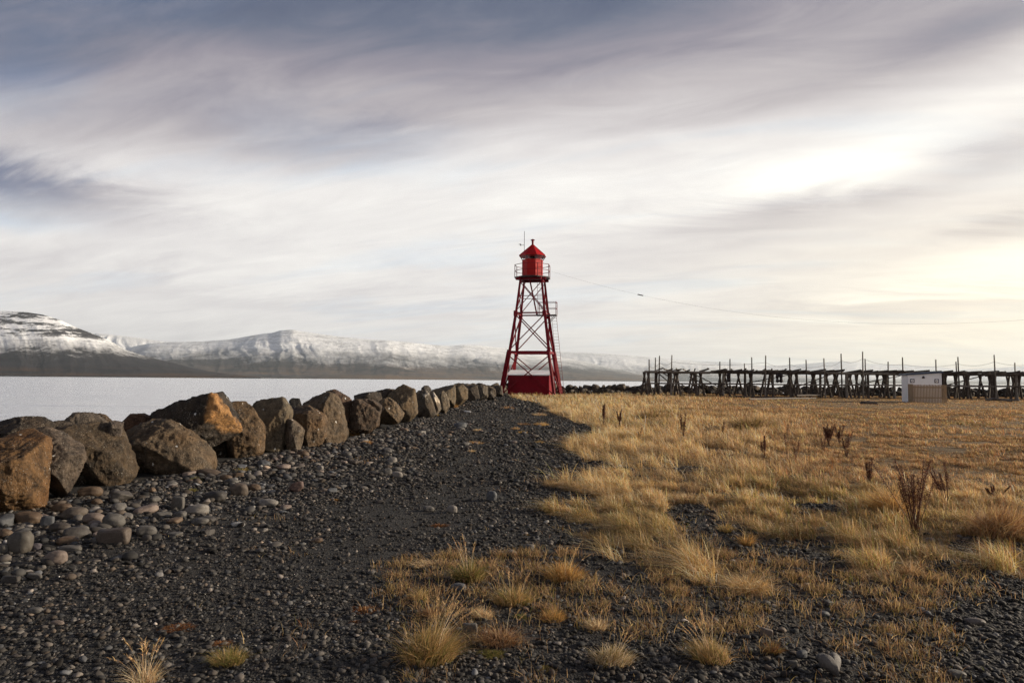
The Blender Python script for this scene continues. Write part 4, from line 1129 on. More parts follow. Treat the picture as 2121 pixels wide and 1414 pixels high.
GT = 'grass tufts on the gravel'
GB, GD, PA = {'olive': 2.5, 'green': 3.2, 'straw': 1, 'brown': 1.5}, {'gold': 4, 'olive': 1, 'rust': 1, 'straw': 1}, {'pale': 3, 'straw': 2, 'tan': 1}
MX, BRN, GN = {'straw': 2, 'olive': 2.2, 'green': 1.3, 'tan': 1.5, 'gold': 0.7}, {'brown': 3, 'tan': 2, 'rust': 1}, {'green': 3, 'olive': 1.2}
for a in [
 (971, 1207, 85, 58, 750, GB, 'dense dark green-brown tussock with tall seed stalks behind a flat grey slab', dict(stalks=9)),
 (1169, 1205, 112, 50, 800, GD, 'wide golden tussock, rightmost of the two dense tussocks at bottom centre', dict(stalks=6)),
 (885, 1174, 105, 24, 300, PA, 'pale flattened straw tuft reaching left from the green-brown tussock', dict(flat=0.8, lean_to=3.0)),
 (870, 1246, 54, 30, 300, MX, 'small round yellow-green tuft left of the straw at bottom centre', {}),
 (891, 1277, 50, 27, 260, BRN, 'small brownish tuft right below the round yellow-green one', dict(stalks=3)),
 (1063, 1255, 120, 52, 650, MX, 'loose yellow-green tuft between the golden tussock and the pale one', dict(stalks=8)),
 (1000, 1282, 56, 34, 300, PA, 'small pale cream tuft at bottom centre', {}),
 (885, 1378, 165, 100, 1300, MX, 'largest ragged tussock at the bottom edge with bent stalks leaning right', dict(stalks=26, lean_to=0.4, stalk_h=1.5)),
 (1146, 1288, 72, 32, 420, GD, 'low orange-gold tuft below the loose yellow-green one', {}),
 (1235, 1307, 58, 32, 330, PA, 'pale straw tuft on the gravel right of the orange-gold one', dict(stalks=3)),
 (1268, 1380, 125, 48, 700, {'pale': 3, 'olive': 2, 'straw': 1}, 'pale-topped tuft with a green base near the bottom edge', dict(stalks=7, lean_to=0.2)),
 (1035, 1335, 135, 46, 650, BRN, 'withered brown tangle right of the largest ragged tussock', dict(flat=0.3, stalks=6)),
 (472, 1383, 100, 46, 620, {'green': 2, 'olive': 3, 'straw': 1.4}, 'rounded green-yellow tussock alone on the black gravel at lower left', {}),
 (300, 1425, 80, 70, 200, PA, 'bleached straw tuft with curved seed stalks cut by the bottom edge', dict(stalks=12, stalk_h=1.25)),
 (1475, 1378, 120, 62, 700, MX, 'fan-shaped tuft with long pale stems pointing up left, lower right', dict(stalks=14, lean_to=2.3, stalk_h=1.45)),
 (1550, 1226, 135, 48, 700, {'straw': 4, 'gold': 2, 'pale': 2}, 'sprawling golden straw tuft at the end of the grass strip', dict(flat=0.5)),
 (1440, 1186, 130, 40, 600, {'straw': 4, 'gold': 2, 'pale': 2}, 'low golden straw tuft up left of the sprawling one', dict(flat=0.5)),
 (1600, 1359, 56, 32, 360, {'olive': 2, 'brown': 3, 'rust': 1}, 'dark brown-green tuft right of the fan-shaped one', {}),
 (1546, 1134, 44, 36, 260, GD, 'upright golden-brown tuft at the top of the right gravel patch', {}),
 (1505, 1106, 42, 30, 240, MX, 'small bristly tuft up left of the upright golden-brown one', {}),
 (1886, 1202, 54, 42, 300, {'tan': 3, 'straw': 2, 'brown': 1}, 'thin tan tuft standing below the tall dock plant', dict(stalks=4)),
 (1825, 1178, 46, 44, 260, {'tan': 3, 'straw': 2}, 'narrow upright tan tuft left of the thin one below the dock plant', {}),
 (739, 905, 46, 30, 420, {'gold': 4, 'straw': 2}, 'golden tuft at the foot of the fluted boulder', {}),
 (761, 922, 28, 14, 160, {'gold': 3, 'rust': 2}, 'tiny orange tuft in front of the golden one by the wall', {}),
 (502, 979, 48, 14, 260, {'green': 3, 'olive': 1, 'straw': 1}, 'green tuft with straw below the bright orange rock face', dict(flat=0.3)),
 (407, 997, 34, 12, 260, GN, 'bright green tuft under the toe of the slanted boulder', {}),
 (398, 1020, 30, 10, 180, GN, 'small green tuft on the gravel below the bright green one', {}),
 (1002, 826, 24, 10, 160, {'gold': 3, 'straw': 2}, 'golden tuft between two boulders near the lighthouse', {}),
 (942, 848, 14, 16, 160, {'gold': 3, 'rust': 2}, 'orange tuft at the foot of the tall rough boulder', {}),
 (904, 862, 16, 8, 120, {'olive': 2, 'green': 1, 'gold': 1}, 'yellow-green tuft at the foot of the white-streaked slab', {}),
 (990, 894, 26, 10, 140, PA, 'pale tuft on the far gravel, topmost of three in a line', dict(flat=0.4)),
 (985, 919, 54, 10, 200, {'tan': 2, 'straw': 2, 'brown': 1}, 'wide flat straw tuft on the far gravel, middle of three in a line', dict(flat=0.6)),
 (977, 937, 20, 9, 100, PA, 'small pale tuft on the far gravel, lowest of three in a line', {}),
 (1118, 862, 46, 12, 200, PA, 'straw tuft at the ragged field edge nearest the lighthouse, upper one', dict(flat=0.4)),
 (1122, 882, 50, 12, 220, {'straw': 3, 'gold': 2}, 'straw tuft at the ragged field edge nearest the lighthouse, lower one', dict(flat=0.4)),
 (1068, 889, 30, 8, 120, {'straw': 2, 'tan': 2}, 'small pale tuft on the track left of the field edge, upper of a pair', {}),
 (1083, 898, 30, 8, 120, {'gold': 2, 'olive': 2}, 'small yellowish tuft on the track left of the field edge, lower of a pair', {}),
 (1118, 919, 30, 9, 120, {'olive': 2, 'gold': 2}, 'olive-gold tuft on the gravel between the track and the grass tongue', {}),
 (1052, 848, 40, 10, 160, {'rust': 1, 'tan': 3}, 'brown low tuft on the gravel in front of the red hut', dict(flat=0.3)),
 (1155, 1010, 60, 20, 260, {'straw': 3, 'gold': 2}, 'straw tuft hanging over the gravel at the tip of the upper grass tongue', dict(lean_to=3.3, flat=0.4)),
 (1180, 1062, 60, 20, 260, {'pale': 2, 'straw': 3}, 'straw tuft hanging over the gravel at the tip of the lower grass tongue', dict(lean_to=3.3, flat=0.4)),
 (1085, 880, 40, 9, 140, {'brown': 2, 'tan': 2}, 'brownish low tuft on the gravel near the field edge', dict(flat=0.4)),
 (1558, 893, 130, 40, 1100, {'olive': 4, 'brown': 2, 'tan': 2}, 'broad olive-brown hummock of grass in the middle of the field', dict(wmul=1.0)),
 (1350, 872, 120, 30, 800, {'olive': 3, 'brown': 2, 'tan': 2}, 'olive hummock in the field right of the two nearest dark dock stems', dict()),
 (1850, 1072, 110, 80, 900, {'gold': 4, 'straw': 2, 'tan': 1}, 'tall golden tussock arching left behind the big dock plant', dict(lean_to=2.8, spread=1.0)),
 (2075, 1120, 210, 100, 1800, {'rust': 2, 'tan': 4, 'straw': 2, 'gold': 1}, 'big wind-combed reddish hummock of grass at the right edge', dict(lean_to=0.3, spread=1.0)),
]:
    kw = a[7]
    tuft(*a[:7], group=GT, **kw)

MS = 'moss patches on the gravel'
for (px, py, w, h, n, cols, lab) in [
 (366, 1302, 100, 12, 900, {'rust': 5, 'dark': 2, 'brown': 2}, 'rust-red withered moss patch, leftmost on the black gravel'),
 (753, 1262, 88, 10, 800, {'rust': 5, 'brown': 2}, 'rust-orange moss patch left of the small yellow-green tuft'),
 (735, 1287, 34, 7, 250, {'rust': 3, 'dark': 2}, 'tiny dark rust moss patch below the rust-orange one'),
 (459, 1334, 60, 10, 450, {'rust': 5, 'brown': 2}, 'rust-brown moss patch behind the rounded green-yellow tussock'),
 (695, 1037, 46, 5, 350, {'gold': 4, 'rust': 3}, 'bright orange moss patch at the left of the track'),
 (911, 1089, 54, 8, 450, {'dark': 3, 'rust': 2}, 'dark red moss patch in the middle of the track'),
 (1082, 1279, 46, 11, 420, {'green': 4, 'olive': 1}, 'bright green moss cushion beside the orange-gold tuft'),
 (1018, 1356, 76, 13, 600, {'green': 3, 'olive': 2}, 'yellow-green moss patch in the brown tangle at bottom centre'),
 (1130, 1385, 46, 11, 350, {'olive': 3, 'green': 1}, 'olive moss patch near the bottom edge'),
 (1090, 1108, 24, 5, 160, {'gold': 2, 'olive': 2}, 'yellow speck of moss on the right of the track'),
 (1805, 1300, 52, 8, 350, {'olive': 3, 'green': 1, 'brown': 1}, 'olive moss patch on the right gravel')]:
    tuft(px, py, w, h, n, cols, lab, name='moss_patch', cat='moss', group=MS, spread=1.4, flat=0.2, wmul=1.3)

def dock(px, py, top, nst, label, spread=0.18, branchy=1.0, tilt=0.0):
    g = random.Random(int(px * 11 + py))
    c = G(px, py); d = c[1]
    hgt = (py - top) * d / F
    root = empty('dock_plant', (c[0], c[1], h1(c[0], c[1])))
    tag(root, label, 'plant', 'dead dock plants in the grass')
    for k in range(nst):
        a = 6.28 * (k * 0.382 % 1) + g.uniform(-.3, .3); le = 1.5 * spread * g.uniform(0.2, 1.2)
        hh = hgt * g.uniform(0.62, 1.0) if k else hgt
        bx, by = g.uniform(-.03, .03) * hgt, g.uniform(-.03, .03) * hgt
        pts = []
        for j in range(6):
            t = j / 5
            pts.append((bx + hh * (le * math.cos(a) + tilt) * t ** 1.2 + g.uniform(-.008, .008) * hh, by + hh * le * math.sin(a) * t ** 1.2, hh * t - 0.02 * (j == 0)))
        r0 = max(0.004, 0.00034 * d)
        st = MB().tube(pts, [r0 * (1 - 0.55 * j / 5) for j in range(6)], 5).build('stem', M['stem'], root)
        n = int((230 if d < 14 else 170) * branchy)
        ng = np.random.default_rng(int(px) * 31 + k)
        t = np.linspace(0.4, 1.0, n) ** 0.8 + ng.uniform(-.01, .01, n)
        pp = np.array(pts)
        cx = np.interp(t * 5, range(6), pp[:, 0]); cy = np.interp(t * 5, range(6), pp[:, 1]); cz = np.interp(t * 5, range(6), pp[:, 2])
        sp = hh * 0.05 * (1.3 - t) * (0.8 + 0.35 * np.abs(np.sin(t * 27 + k)))
        rt = np.stack([cx + ng.normal(0, 1, n) * sp, cy + ng.normal(0, 1, n) * sp, cz], 1)
        sz = max(0.009, 0.0007 * d)
        V, L, S, C = blades(rt, sz * ng.uniform(0.8, 1.8, n), sz * ng.uniform(0.5, 0.9, n), ng.uniform(0, 6.28, n), ng.uniform(0.2, 0.9, n),
                            np.array([(0.11, 0.042, 0.027)]) * ng.uniform(0.5, 1.6, (n, 1)), int(py) + k)
        tc = np.linspace(0.4, 0.985, 34)
        rc = np.stack([np.interp(tc * 5, range(6), pp[:, j]) for j in range(3)], 1)
        # the rachis the seeds sit on: one ribbon along the stem
        V2 = np.concatenate([rc + (r0 * 1.1, 0, 0), rc + (0, r0 * 1.1, 0), rc - (r0 * 0.8, r0 * 0.8, 0)]).reshape(3, 34, 3).transpose(1, 0, 2).reshape(-1, 3)
        q = np.array([(3 * a + b, 3 * a + (b + 1) % 3, 3 * a + 3 + (b + 1) % 3, 3 * a + 3 + b) for a in range(33) for b in range(3)])
        L = np.concatenate([L, q.ravel() + len(V)]); S = np.concatenate([S, n * 11 + np.arange(len(q)) * 4]); V = np.concatenate([V, V2]); C = np.concatenate([C, np.tile((0.08, 0.03, 0.02), (len(V2), 1))])
        link('seed_head', big_mesh('seed_head', V, L, S, C), M['seed'], st)
for a in [
 (1896, 1104, 945, 17, 'biggest dead dock plant, nearest the viewer, with many dark red stems', 0.30, 1.0, -0.1),
 (1802, 1019, 952, 5, 'slender dead dock plant left of the biggest one', 0.1),
 (1963, 1044, 955, 7, 'leaning dead dock plant right of the biggest one', 0.14, 1.0, -0.25),
 (1716, 922, 877, 15, 'bushy dark red dock clump in the middle distance', 0.2, 1.4),
 (1738, 921, 880, 5, 'upright dock stems at the right side of the bushy dark red clump', 0.16, 1.6),
 (1753, 950, 897, 6, 'rusty dock plant just below the bushy dark red clump', 0.2),
 (1706, 955, 903, 2, 'thin dock stem left of the rusty one below the clump', 0.1),
 (1628, 940, 880, 2, 'thin dock stem with a dark tip left of the bushy clump', 0.1),
 (1649, 962, 912, 2, 'pale thin dock stem lower left of the bushy clump', 0.12),
 (1583, 950, 900, 4, 'single dark dock plant below the broad olive-brown hummock', 0.08, 1.4),
 (1250, 885, 838, 6, 'dark dock stems nearest the lighthouse, left one of a pair', 0.1, 1.2),
 (1284, 886, 848, 6, 'dark dock stems nearest the lighthouse, right one of a pair', 0.14, 1.2),
 (1416, 909, 855, 5, 'tall dark brown dock plant alone in the left half of the field', 0.08, 1.6),
 (1497, 904, 873, 2, 'short dock stem left of the broad olive-brown hummock', 0.08),
 (1325, 916, 886, 2, 'faint thin dock stem between the pair and the tall dark one', 0.08, 0.6),
 (2060, 1036, 1000, 7, 'low spreading red-brown weed near the right edge', 0.45, 1.2)]:
    dock(*a)

# ------------------------------------------------------------------ lighthouse
def lighthouse():
    th = R(10.7)
    root = empty('lighthouse', (1.89, 64.4, h1(1.89, 64.4)), -th)
    tag(root, 'red steel skeleton lighthouse on four braced legs with an octagonal lantern', 'lighthouse')
    z0, zs, ss = root.location.z, (-0.1, 4.10, 7.76, 10.86), (4.98, 3.67, 2.69, 2.02)
    zs = [z - z0 for z in zs]
    cor = ((-1, -1), (1, -1), (1, 1), (-1, 1))
    node = lambda c, k: (c[0] * ss[k] / 2, c[1] * ss[k] / 2, zs[k])
    def lerp(a, b, t): return tuple(a[i] + (b[i] - a[i]) * t for i in range(3))
    for c in cor:
        mb = MB()
        for k in range(3):
            mb.angle(node(c, k), node(c, k + 1), 0.32 - 0.06 * k, 0.06)
            mb.bar(node(c, k), node(c, k + 1), 0.19 - 0.04 * k)
        for k in (1, 2):
            x, y, z = node(c, k)
            mb.box((x - 0.17, y - 0.17, z - 0.3), (x + 0.17, y + 0.17, z + 0.2))
        mb.box((node(c, 0)[0] - 0.22, node(c, 0)[1] - 0.22, zs[0] - 0.1), (node(c, 0)[0] + 0.22, node(c, 0)[1] + 0.22, zs[0] + 0.14))
        mb.build('leg', M['red'], root)
    for i in range(4):
        a, b = cor[i], cor[(i + 1) % 4]
        for k in (1, 2):
            MB().bar(node(a, k), node(b, k), 0.13, 0.2 if k == 1 else 0.13).build('horizontal_beam', M['red'], root)
        for k in range(3):
            lo = 0.0 if k else 0.08
            w = 0.085 if k < 2 else 0.065
            t0, t1 = (0.05, 0.95) if k else (0.06, 0.92)
            for p, q in ((a, b), (b, a)):
                s_ = 0.03 if p is a else -0.03
                n_ = ((a[0] + b[0]) / 2 * s_, (a[1] + b[1]) / 2 * s_, 0)
                A = lerp(node(p, k), node(p, k + 1), t0); Bq = lerp(node(q, k), node(q, k + 1), t1)
                MB().angle(tuple(A[j] + n_[j] for j in range(3)), tuple(Bq[j] + n_[j] for j in range(3)), w * 1.15, 0.03).build('diagonal_brace', M['red'], root)
        A, Bq = lerp(node(a, 2), node(a, 3), 0.52), lerp(node(b, 2), node(b, 3), 0.52)
        MB().bar(A, Bq, 0.06).build('horizontal_beam', M['red'], root)
    # octagon helper: phi measured from the viewer-facing side, clockwise; the lantern is turned 14 degrees
    ph0 = R(14) + th
    def octo(r, z, cx=0.0, cy=0.0): return [(cx + r * math.sin(ph0 + k * math.pi / 4), cy - r * math.cos(ph0 + k * math.pi / 4), z) for k in range(8)]
    gz = 11.22 - z0
    gal = MB().prism([octo(1.76, gz - 0.1), octo(1.78, gz)])
    gal.build('gallery', M['dark_steel'], root)
    for sx in (-1, 1):
        MB().bar((sx * 0.98, -1.5, gz - 0.22), (sx * 0.98, 1.5, gz - 0.22), 0.14, 0.24).build('gallery_beam', M['red'], root)
    for sy in (-1, 1):
        MB().bar((-1.42, sy * 0.98, gz - 0.215), (1.42, sy * 0.98, gz - 0.215), 0.14, 0.22).build('gallery_beam', M['red'], root)
    rail = MB()
    v0 = octo(1.73, gz)
    for k in range(8):
        a, b = v0[k], v0[(k + 1) % 8]
        for hh in (0.6, 1.16): rail.bar((a[0], a[1], gz + hh), (b[0], b[1], gz + hh), 0.045)
        rail.bar(a, (a[0], a[1], gz + 1.18), 0.055)
    rail.build('gallery_railing', M['dark_steel'] if False else M['red'], root)
    bz = 12.85 - z0
    MB().prism([octo(1.0, gz), octo(1.0, bz)]).build('lantern_wall', M['red_bright'], root)
    seam = MB()
    for k in range(8):
        a = octo(1.005, gz)[k]; b = octo(1.005, bz)[k]
        seam.bar(a, b, 0.035)
    rim0, rim1 = octo(1.04, bz - 0.05), octo(1.04, bz + 0.03)
    seam.prism([rim0, rim1]); seam.build('lantern_trim', M['red_bright'], root)
    ez = 13.24 - z0
    g0, g1 = octo(0.98, bz + 0.03), octo(1.22, ez - 0.02)
    MB().prism([g0, g1], cap=False).build('lantern_glass', M['glass'], root)
    mul = MB()
    for k in range(8): mul.bar(octo(1.0, bz)[k], octo(1.25, ez)[k], 0.06)
    mul.build('glazing_bar', M['dark_steel'], root)
    roof = MB().prism([octo(1.33, ez), octo(1.34, ez + 0.05), octo(0.10, 14.36 - z0)])
    ro = roof.build('roof', M['red_bright'], root)
    ribs = MB()
    for k in range(8): ribs.bar(octo(1.345, ez + 0.05)[k], octo(0.11, 14.365 - z0)[k], 0.03)
    ribs.build('roof_rib', M['red_bright'], ro)
    def ring(r, z, n=12): return [(r * math.cos(2 * math.pi * k / n), r * math.sin(2 * math.pi * k / n), z) for k in range(n)]
    MB().prism([ring(0.12, 14.3 - z0), ring(0.1, 14.4 - z0), ring(0.1, 14.78 - z0), ring(0.22, 14.80 - z0), ring(0.2, 14.84 - z0), ring(0.03, 14.93 - z0)]).build('ventilator', M['red'], ro)
    MB().prism([ring(0.1, bz - 0.1), ring(0.1, bz + 0.05), ring(0.22, bz + 0.1), ring(0.25, bz + 0.3), ring(0.2, bz + 0.48), ring(0.08, bz + 0.55)]).build('lamp', M['dark_steel'], root)
    # landing, ladders
    lz = 7.66 - z0
    la = MB().box((0.42, -0.5, lz - 0.08), (2.34, 0.5, lz))
    la.bar((2.2, -0.4, lz - 0.06), (1.5, -0.4, lz - 0.85), 0.05).bar((2.2, 0.4, lz - 0.06), (1.5, 0.4, lz - 0.85), 0.05)
    lo = la.build('landing', M['dark_steel'], root)
    lr = MB()
    for y in (-0.47, 0.47):
        for x in (0.62, 2.31): lr.bar((x, y, lz), (x, y, lz + 1.24), 0.05)
        for h in (0.6, 1.18): lr.bar((0.62, y, lz + h), (2.31, y, lz + h), 0.04)
    for h in (0.6, 1.18): lr.bar((2.31, -0.44, lz + h), (2.31, 0.44, lz + h), 0.04)
    lr.build('landing_railing', M['red'], lo)
    def ladder(a, b, w, name='ladder'):
        a, b = Vector(a), Vector(b); mb = MB()
        n = int((b - a).length / 0.29)
        for s_ in (-1, 1):
            mb.tube([a + Vector((s_ * w / 2, 0, 0)), b + Vector((s_ * w / 2, 0, 0))], 0.018, 6)
        for k in range(1, n):
            p = a.lerp(b, k / n)
            mb.tube([p - Vector((w / 2, 0, 0)), p + Vector((w / 2, 0, 0))], 0.012, 5)
        mb.build(name, M['grey_steel'] if False else M['red'], root)
    ladder((2.86, 0.1, 0.0), (2.05, 0.1, lz), 0.46)
    ladder((0.75, 0.45, lz), (0.62, 0.55, gz), 0.5)
    MB().bar((0.48, -0.2, lz), (-0.2, -0.4, gz - 0.2), 0.12).build('stair_stringer', M['red'], root)
    an = MB().tube([(-0.96, 0.9, gz), (-0.96, 0.9, 15.9 - z0)], 0.024, 6).tube([(-0.96, 0.9, 14.55 - z0), (-1.32, 0.9, 14.55 - z0)], 0.022, 5)
    an.tube([(-1.32, 0.9, 14.5 - z0), (-1.32, 0.9, 14.68 - z0)], 0.05, 6).bar((-1.5, 0.9, 14.66 - z0), (-1.32, 0.9, 14.62 - z0), 0.05)
    an.build('antenna', M['dark_steel'], root)
    # red hut under the tower
    hut = empty('hut', (1.89, 64.4, h1(1.89, 64.4)), -th)
    tag(hut, 'small dark red hut with a frosted white roof between the legs of the lighthouse', 'hut')
    e = 1.97 - z0
    w, y0, y1, yr = 1.9, -1.95, 1.3, -0.3
    hb = MB()
    hb.add([(-w, y0, -0.3), (w, y0, -0.3), (w, y1, -0.3), (-w, y1, -0.3), (-w, y0, e), (w, y0, e), (w, y1, e), (-w, y1, e), (-w, yr, e + 0.38), (w, yr, e + 0.38)],
           [(0, 1, 5, 4), (1, 2, 6, 9, 5), (2, 3, 7, 6), (3, 0, 4, 8, 7)])
    hb.build('wall', M['red_wall'], hut)
    rb = MB(); v = 0.09
    for (ya, za, yb, zb) in ((y0 - v, e - 0.02, yr, e + 0.40), (yr, e + 0.40, y1 + v, e - 0.02)):
        rb.add([(-w - v, ya, za), (w + v, ya, za), (w + v, yb, zb), (-w - v, yb, zb), (-w - v, ya, za + 0.09), (w + v, ya, za + 0.09), (w + v, yb, zb + 0.09), (-w - v, yb, zb + 0.09)],
               [(3, 2, 1, 0), (4, 5, 6, 7), (0, 1, 5, 4), (1, 2, 6, 5), (2, 3, 7, 6), (3, 0, 4, 7)])
    rb.build('roof', M['white_roof'], hut)
lighthouse()

# ------------------------------------------------------------------ cable from the lighthouse to a pole off to the right
def cable():
    a = np.array(P(1140, 561.5, 63.6)); b = np.array([66.0, 47.0, 12.2])
    pts = []
    for k in range(41):
        t = k / 40
        p = a + (b - a) * t
        p[2] -= 4 * 5.6 * t * (1 - t)
        pts.append(tuple(p))
    o = MB().tube(pts, 0.005, 5).build('power_cable', M['cable'])
    tag(o, 'thin sagging overhead cable running right from the lighthouse gallery', 'cable')
    q = Vector(pts[5]); q2 = Vector(pts[6])
    MB().tube([q, q.lerp(q2, 0.3)], 0.05, 6).build('insulator', M['cable'], o)
    r = empty('utility_pole', (66, 47, 0))
    tag(r, 'wooden pole holding the far end of the overhead cable, out beyond the right edge', 'pole')
    MB().tube([(0, 0, -0.5), (0, 0, 12.6)], [0.14, 0.09], 10).build('post', M['old_wood'], r)
    MB().bar((-0.8, 0, 12.15), (0.8, 0, 12.15), 0.09).build('crossarm', M['old_wood'], r)
cable()

# ------------------------------------------------------------------ fish drying rack
def drying_rack():
    rs = random.Random(5)
    x0, x1 = 13.55, 64.0
    root = empty('drying_rack', (x0, 68, 0))
    tag(root, 'long weathered timber fish drying rack of posts, beams and loose poles along the shore', 'rack')
    L = x1 - x0
    rows = (0.0, 3.4, 6.8)
    jit = lambda s: rs.uniform(-s, s)
    top = 2.46
    n = int(L / 2.45)
    for i in range(n + 1):
        x = i * 2.45 + jit(0.15)
        # front: an upright and now and then a raking prop
        MB().tube([(x + jit(.06), 0, -0.3), (x + jit(.08), 0.05, top - 0.05)], [0.135, 0.115], 7).build('post', M['old_wood'] if rs.random() < .7 else M['grey_wood'], root)
        for r in rows[1:] + ((0.25,) if rs.random() < 0.95 else ()):
            xx = x + jit(0.7) + 0.28 * r
            sp = rs.uniform(0.3, 0.62)
            MB().tube([(xx - sp, r + jit(.3), -0.3), (xx + 0.09, r + jit(.1), top)], [0.125, 0.1], 6).build('raking_leg', M['old_wood'], root)
            if rs.random() < 0.95:
                MB().tube([(xx + sp, r + jit(.3), -0.3), (xx - 0.07, r + 0.16, top)], [0.125, 0.1], 6).build('raking_leg', M['old_wood'], root)
    for r in rows:
        for (zz, rad, nm) in ((top + 0.02, 0.11, 'top_beam'), (1.3, 0.075, 'rail')):
            x = -0.35 + 0.26 * r
            while x < L:
                ln = rs.uniform(5.5, 7.5)
                MB().tube([(x, r + jit(.05) - 0.1, zz + jit(.05)), (min(x + ln, L), r + jit(.05) - 0.1, zz + jit(.05))], [rad, rad * 0.8], 7).build(nm, M['grey_wood'] if rs.random() < .4 else M['old_wood'], root)
                x += ln - 0.25
    x = 0.2
    while x < L - 0.3:
        dx = rs.uniform(-1.9, -0.5)
        y0, y1 = -0.85 + jit(.5), 7.2 + jit(.5)
        if rs.random() < 0.5: y1 = rs.uniform(3.6, 4.6)
        MB().tube([(x + 2.0, y1, top + 0.15 + jit(.03)), (x + 2.0 + dx, y0, top + 0.2 + rs.uniform(-.03, .16))], [0.045, 0.08], 6).build('top_pole', M['old_wood'] if rs.random() < .75 else M['grey_wood'], root)
        x += rs.uniform(0.34, 0.56)
    for (xa, za, xb, zb, r) in ((1.6, 2.45, 4.6, 0.0, 1), (4.3, 2.4, 8.8, 0.1, 0), (4.1, 2.0, 8.0, -0.1, 0), (2.2, 2.4, 5.8, 0.2, 1), (13.2, 0.5, 18.6, 2.5, 0), (16, 0.1, 19, 1.5, 0), (21, 1.1, 27, 2.3, 1), (11, 1.4, 15.8, 2.4, 1),
                                 (29, 1.2, 33.5, 2.4, 0), (37.5, 2.4, 41.5, 0.6, 0), (43, 2.3, 48, 0.4, 1), (44.5, 0.2, 48.2, 2.3, 0)):
        y = rows[r] - 0.12
        MB().tube([(xa, y, za), (xb, y, zb)], [0.06, 0.05], 6).build('diagonal_brace', M['old_wood'], root)
    masts = [(1344.5, 744, 0), (1357.7, 740.4, 1), (1366, 736.6, 0), (1391.7, 735, 0), (1491, 748.7, 1), (1512, 743, 1), (1542, 752.5, 2), (1557, 739.8, 1), (1586, 736, 0), (1635.5, 740.4, 0), (1669.5, 745, 1), (1706.4, 741.7, 0),
             (1742, 732.3, 0), (1786.7, 728, 0), (1791.8, 743, 2), (1839.5, 748.7, 1), (1869.3, 739.8, 0), (1938.3, 744.2, 1), (1980, 748.7, 2), (1984, 739, 0), (2059, 734.7, 0), (2101.9, 750.8, 1), (2150, 738, 0), (2215, 742, 0)]
    tops = []
    for px, py, r in masts:
        Y = 68 + rows[r] - 0.22
        p = P(px, py, Y)
        xb = p[0] - x0; zt = p[2]
        MB().tube([(xb + jit(.12), rows[r] - 0.22, -0.2), (xb, rows[r] - 0.22, zt)], [0.085, 0.055], 6).build('mast', M['old_wood'] if rs.random() < .6 else M['grey_wood'], root)
        if r == 0: tops.append((xb, -0.22, zt - 0.7))
    for a, b in zip(tops[:-1], tops[1:]):
        a, b = Vector(a), Vector(b)
        pts = [a.lerp(b, t / 8) - Vector((0, 0, 4 * 0.28 * (t / 8) * (1 - t / 8))) for t in range(9)]
        MB().tube(pts, 0.012, 4).build('wire', M['cable'], root)
    # a few pieces of dark netting hung on the second row
    for px in (1508, 1610, 1618):
        p = P(px, 781, 71.2); mb = MB()
        x = p[0] - x0
        rings = [[(x + 0.2 * s * math.cos(k * 1.05) * rs.uniform(.6, 1.2), 3.2 + 0.16 * s * math.sin(k * 1.05), z) for k in range(6)] for s, z in ((0.4, 2.5), (1.2, 2.2), (0.8, 1.9), (1.1, 1.6), (0.4, 1.45))]
        mb.prism(rings).build('hanging_net', M['dark_steel'], root)

    def log(pa, pb, rad, lab, mat):
        a, b = Vector(pa), Vector(pb)
        mid = (a + b) / 2
        mb = MB().tube([a - mid, (a + b) / 2 - mid + Vector((0, 0, 0.02)), b - mid], [rad, rad * 0.95, rad * 0.75], 8)
        o = mb.build('log', mat); o.location = mid
        tag(o, lab, 'log', 'timber lying by the drying rack')
    def gl(px, py, z): q = G(px, py, z); return (q[0], q[1], q[2])
    log(gl(1545, 816, .14), gl(1664, 817.5, .14), 0.16, 'thick dark log lying lengthwise in front of the drying rack', M['old_wood'])
    log(gl(1518, 821.5, .12), gl(1640, 823.5, .12), 0.09, 'dark pole on the grass below the thick log', M['old_wood'])
    log(gl(1552, 826.5, .1), gl(1690, 824.5, .1), 0.07, 'pale grey plank-like pole nearest the viewer in front of the rack', M['grey_wood'])
    log(gl(1680, 819, .1), gl(1727, 813.5, .28), 0.09, 'pale grey pole propped at a slant by the end of the thick log', M['grey_wood'])
    log(gl(1650, 819, .32), gl(1700, 818.5, .3), 0.08, 'short dark pole lying on the end of the log pile', M['old_wood'])
    log(gl(2042, 827, .12), gl(2112, 829, .12), 0.1, 'grey log on the ground right of the white shed', M['grey_wood'])
    log(gl(2050, 825, .2), gl(2095, 831, .12), 0.08, 'dark log crossing under the grey one right of the white shed', M['old_wood'])
    c = G(1799.5, 837)
    o = MB().prism([[(-0.5, -0.35, -0.05), (0.5, -0.35, -0.05), (0.5, 0.35, -0.05), (-0.5, 0.35, -0.05)], [(-0.42, -0.28, 0.2), (0.44, -0.28, 0.18), (0.42, 0.28, 0.2), (-0.42, 0.28, 0.2)]])
    o.box((-0.1, -0.05, 0.19), (0.06, 0.05, 0.25))
    o = o.build('wooden_box', M['old_wood'], bevel=0.02); o.location = (c[0], c[1], h1(c[0], c[1])); o.rotation_euler = (0, 0, 0.1)
    tag(o, 'low dark lidded box lying on the short grass left of the white shed', 'box')
drying_rack()

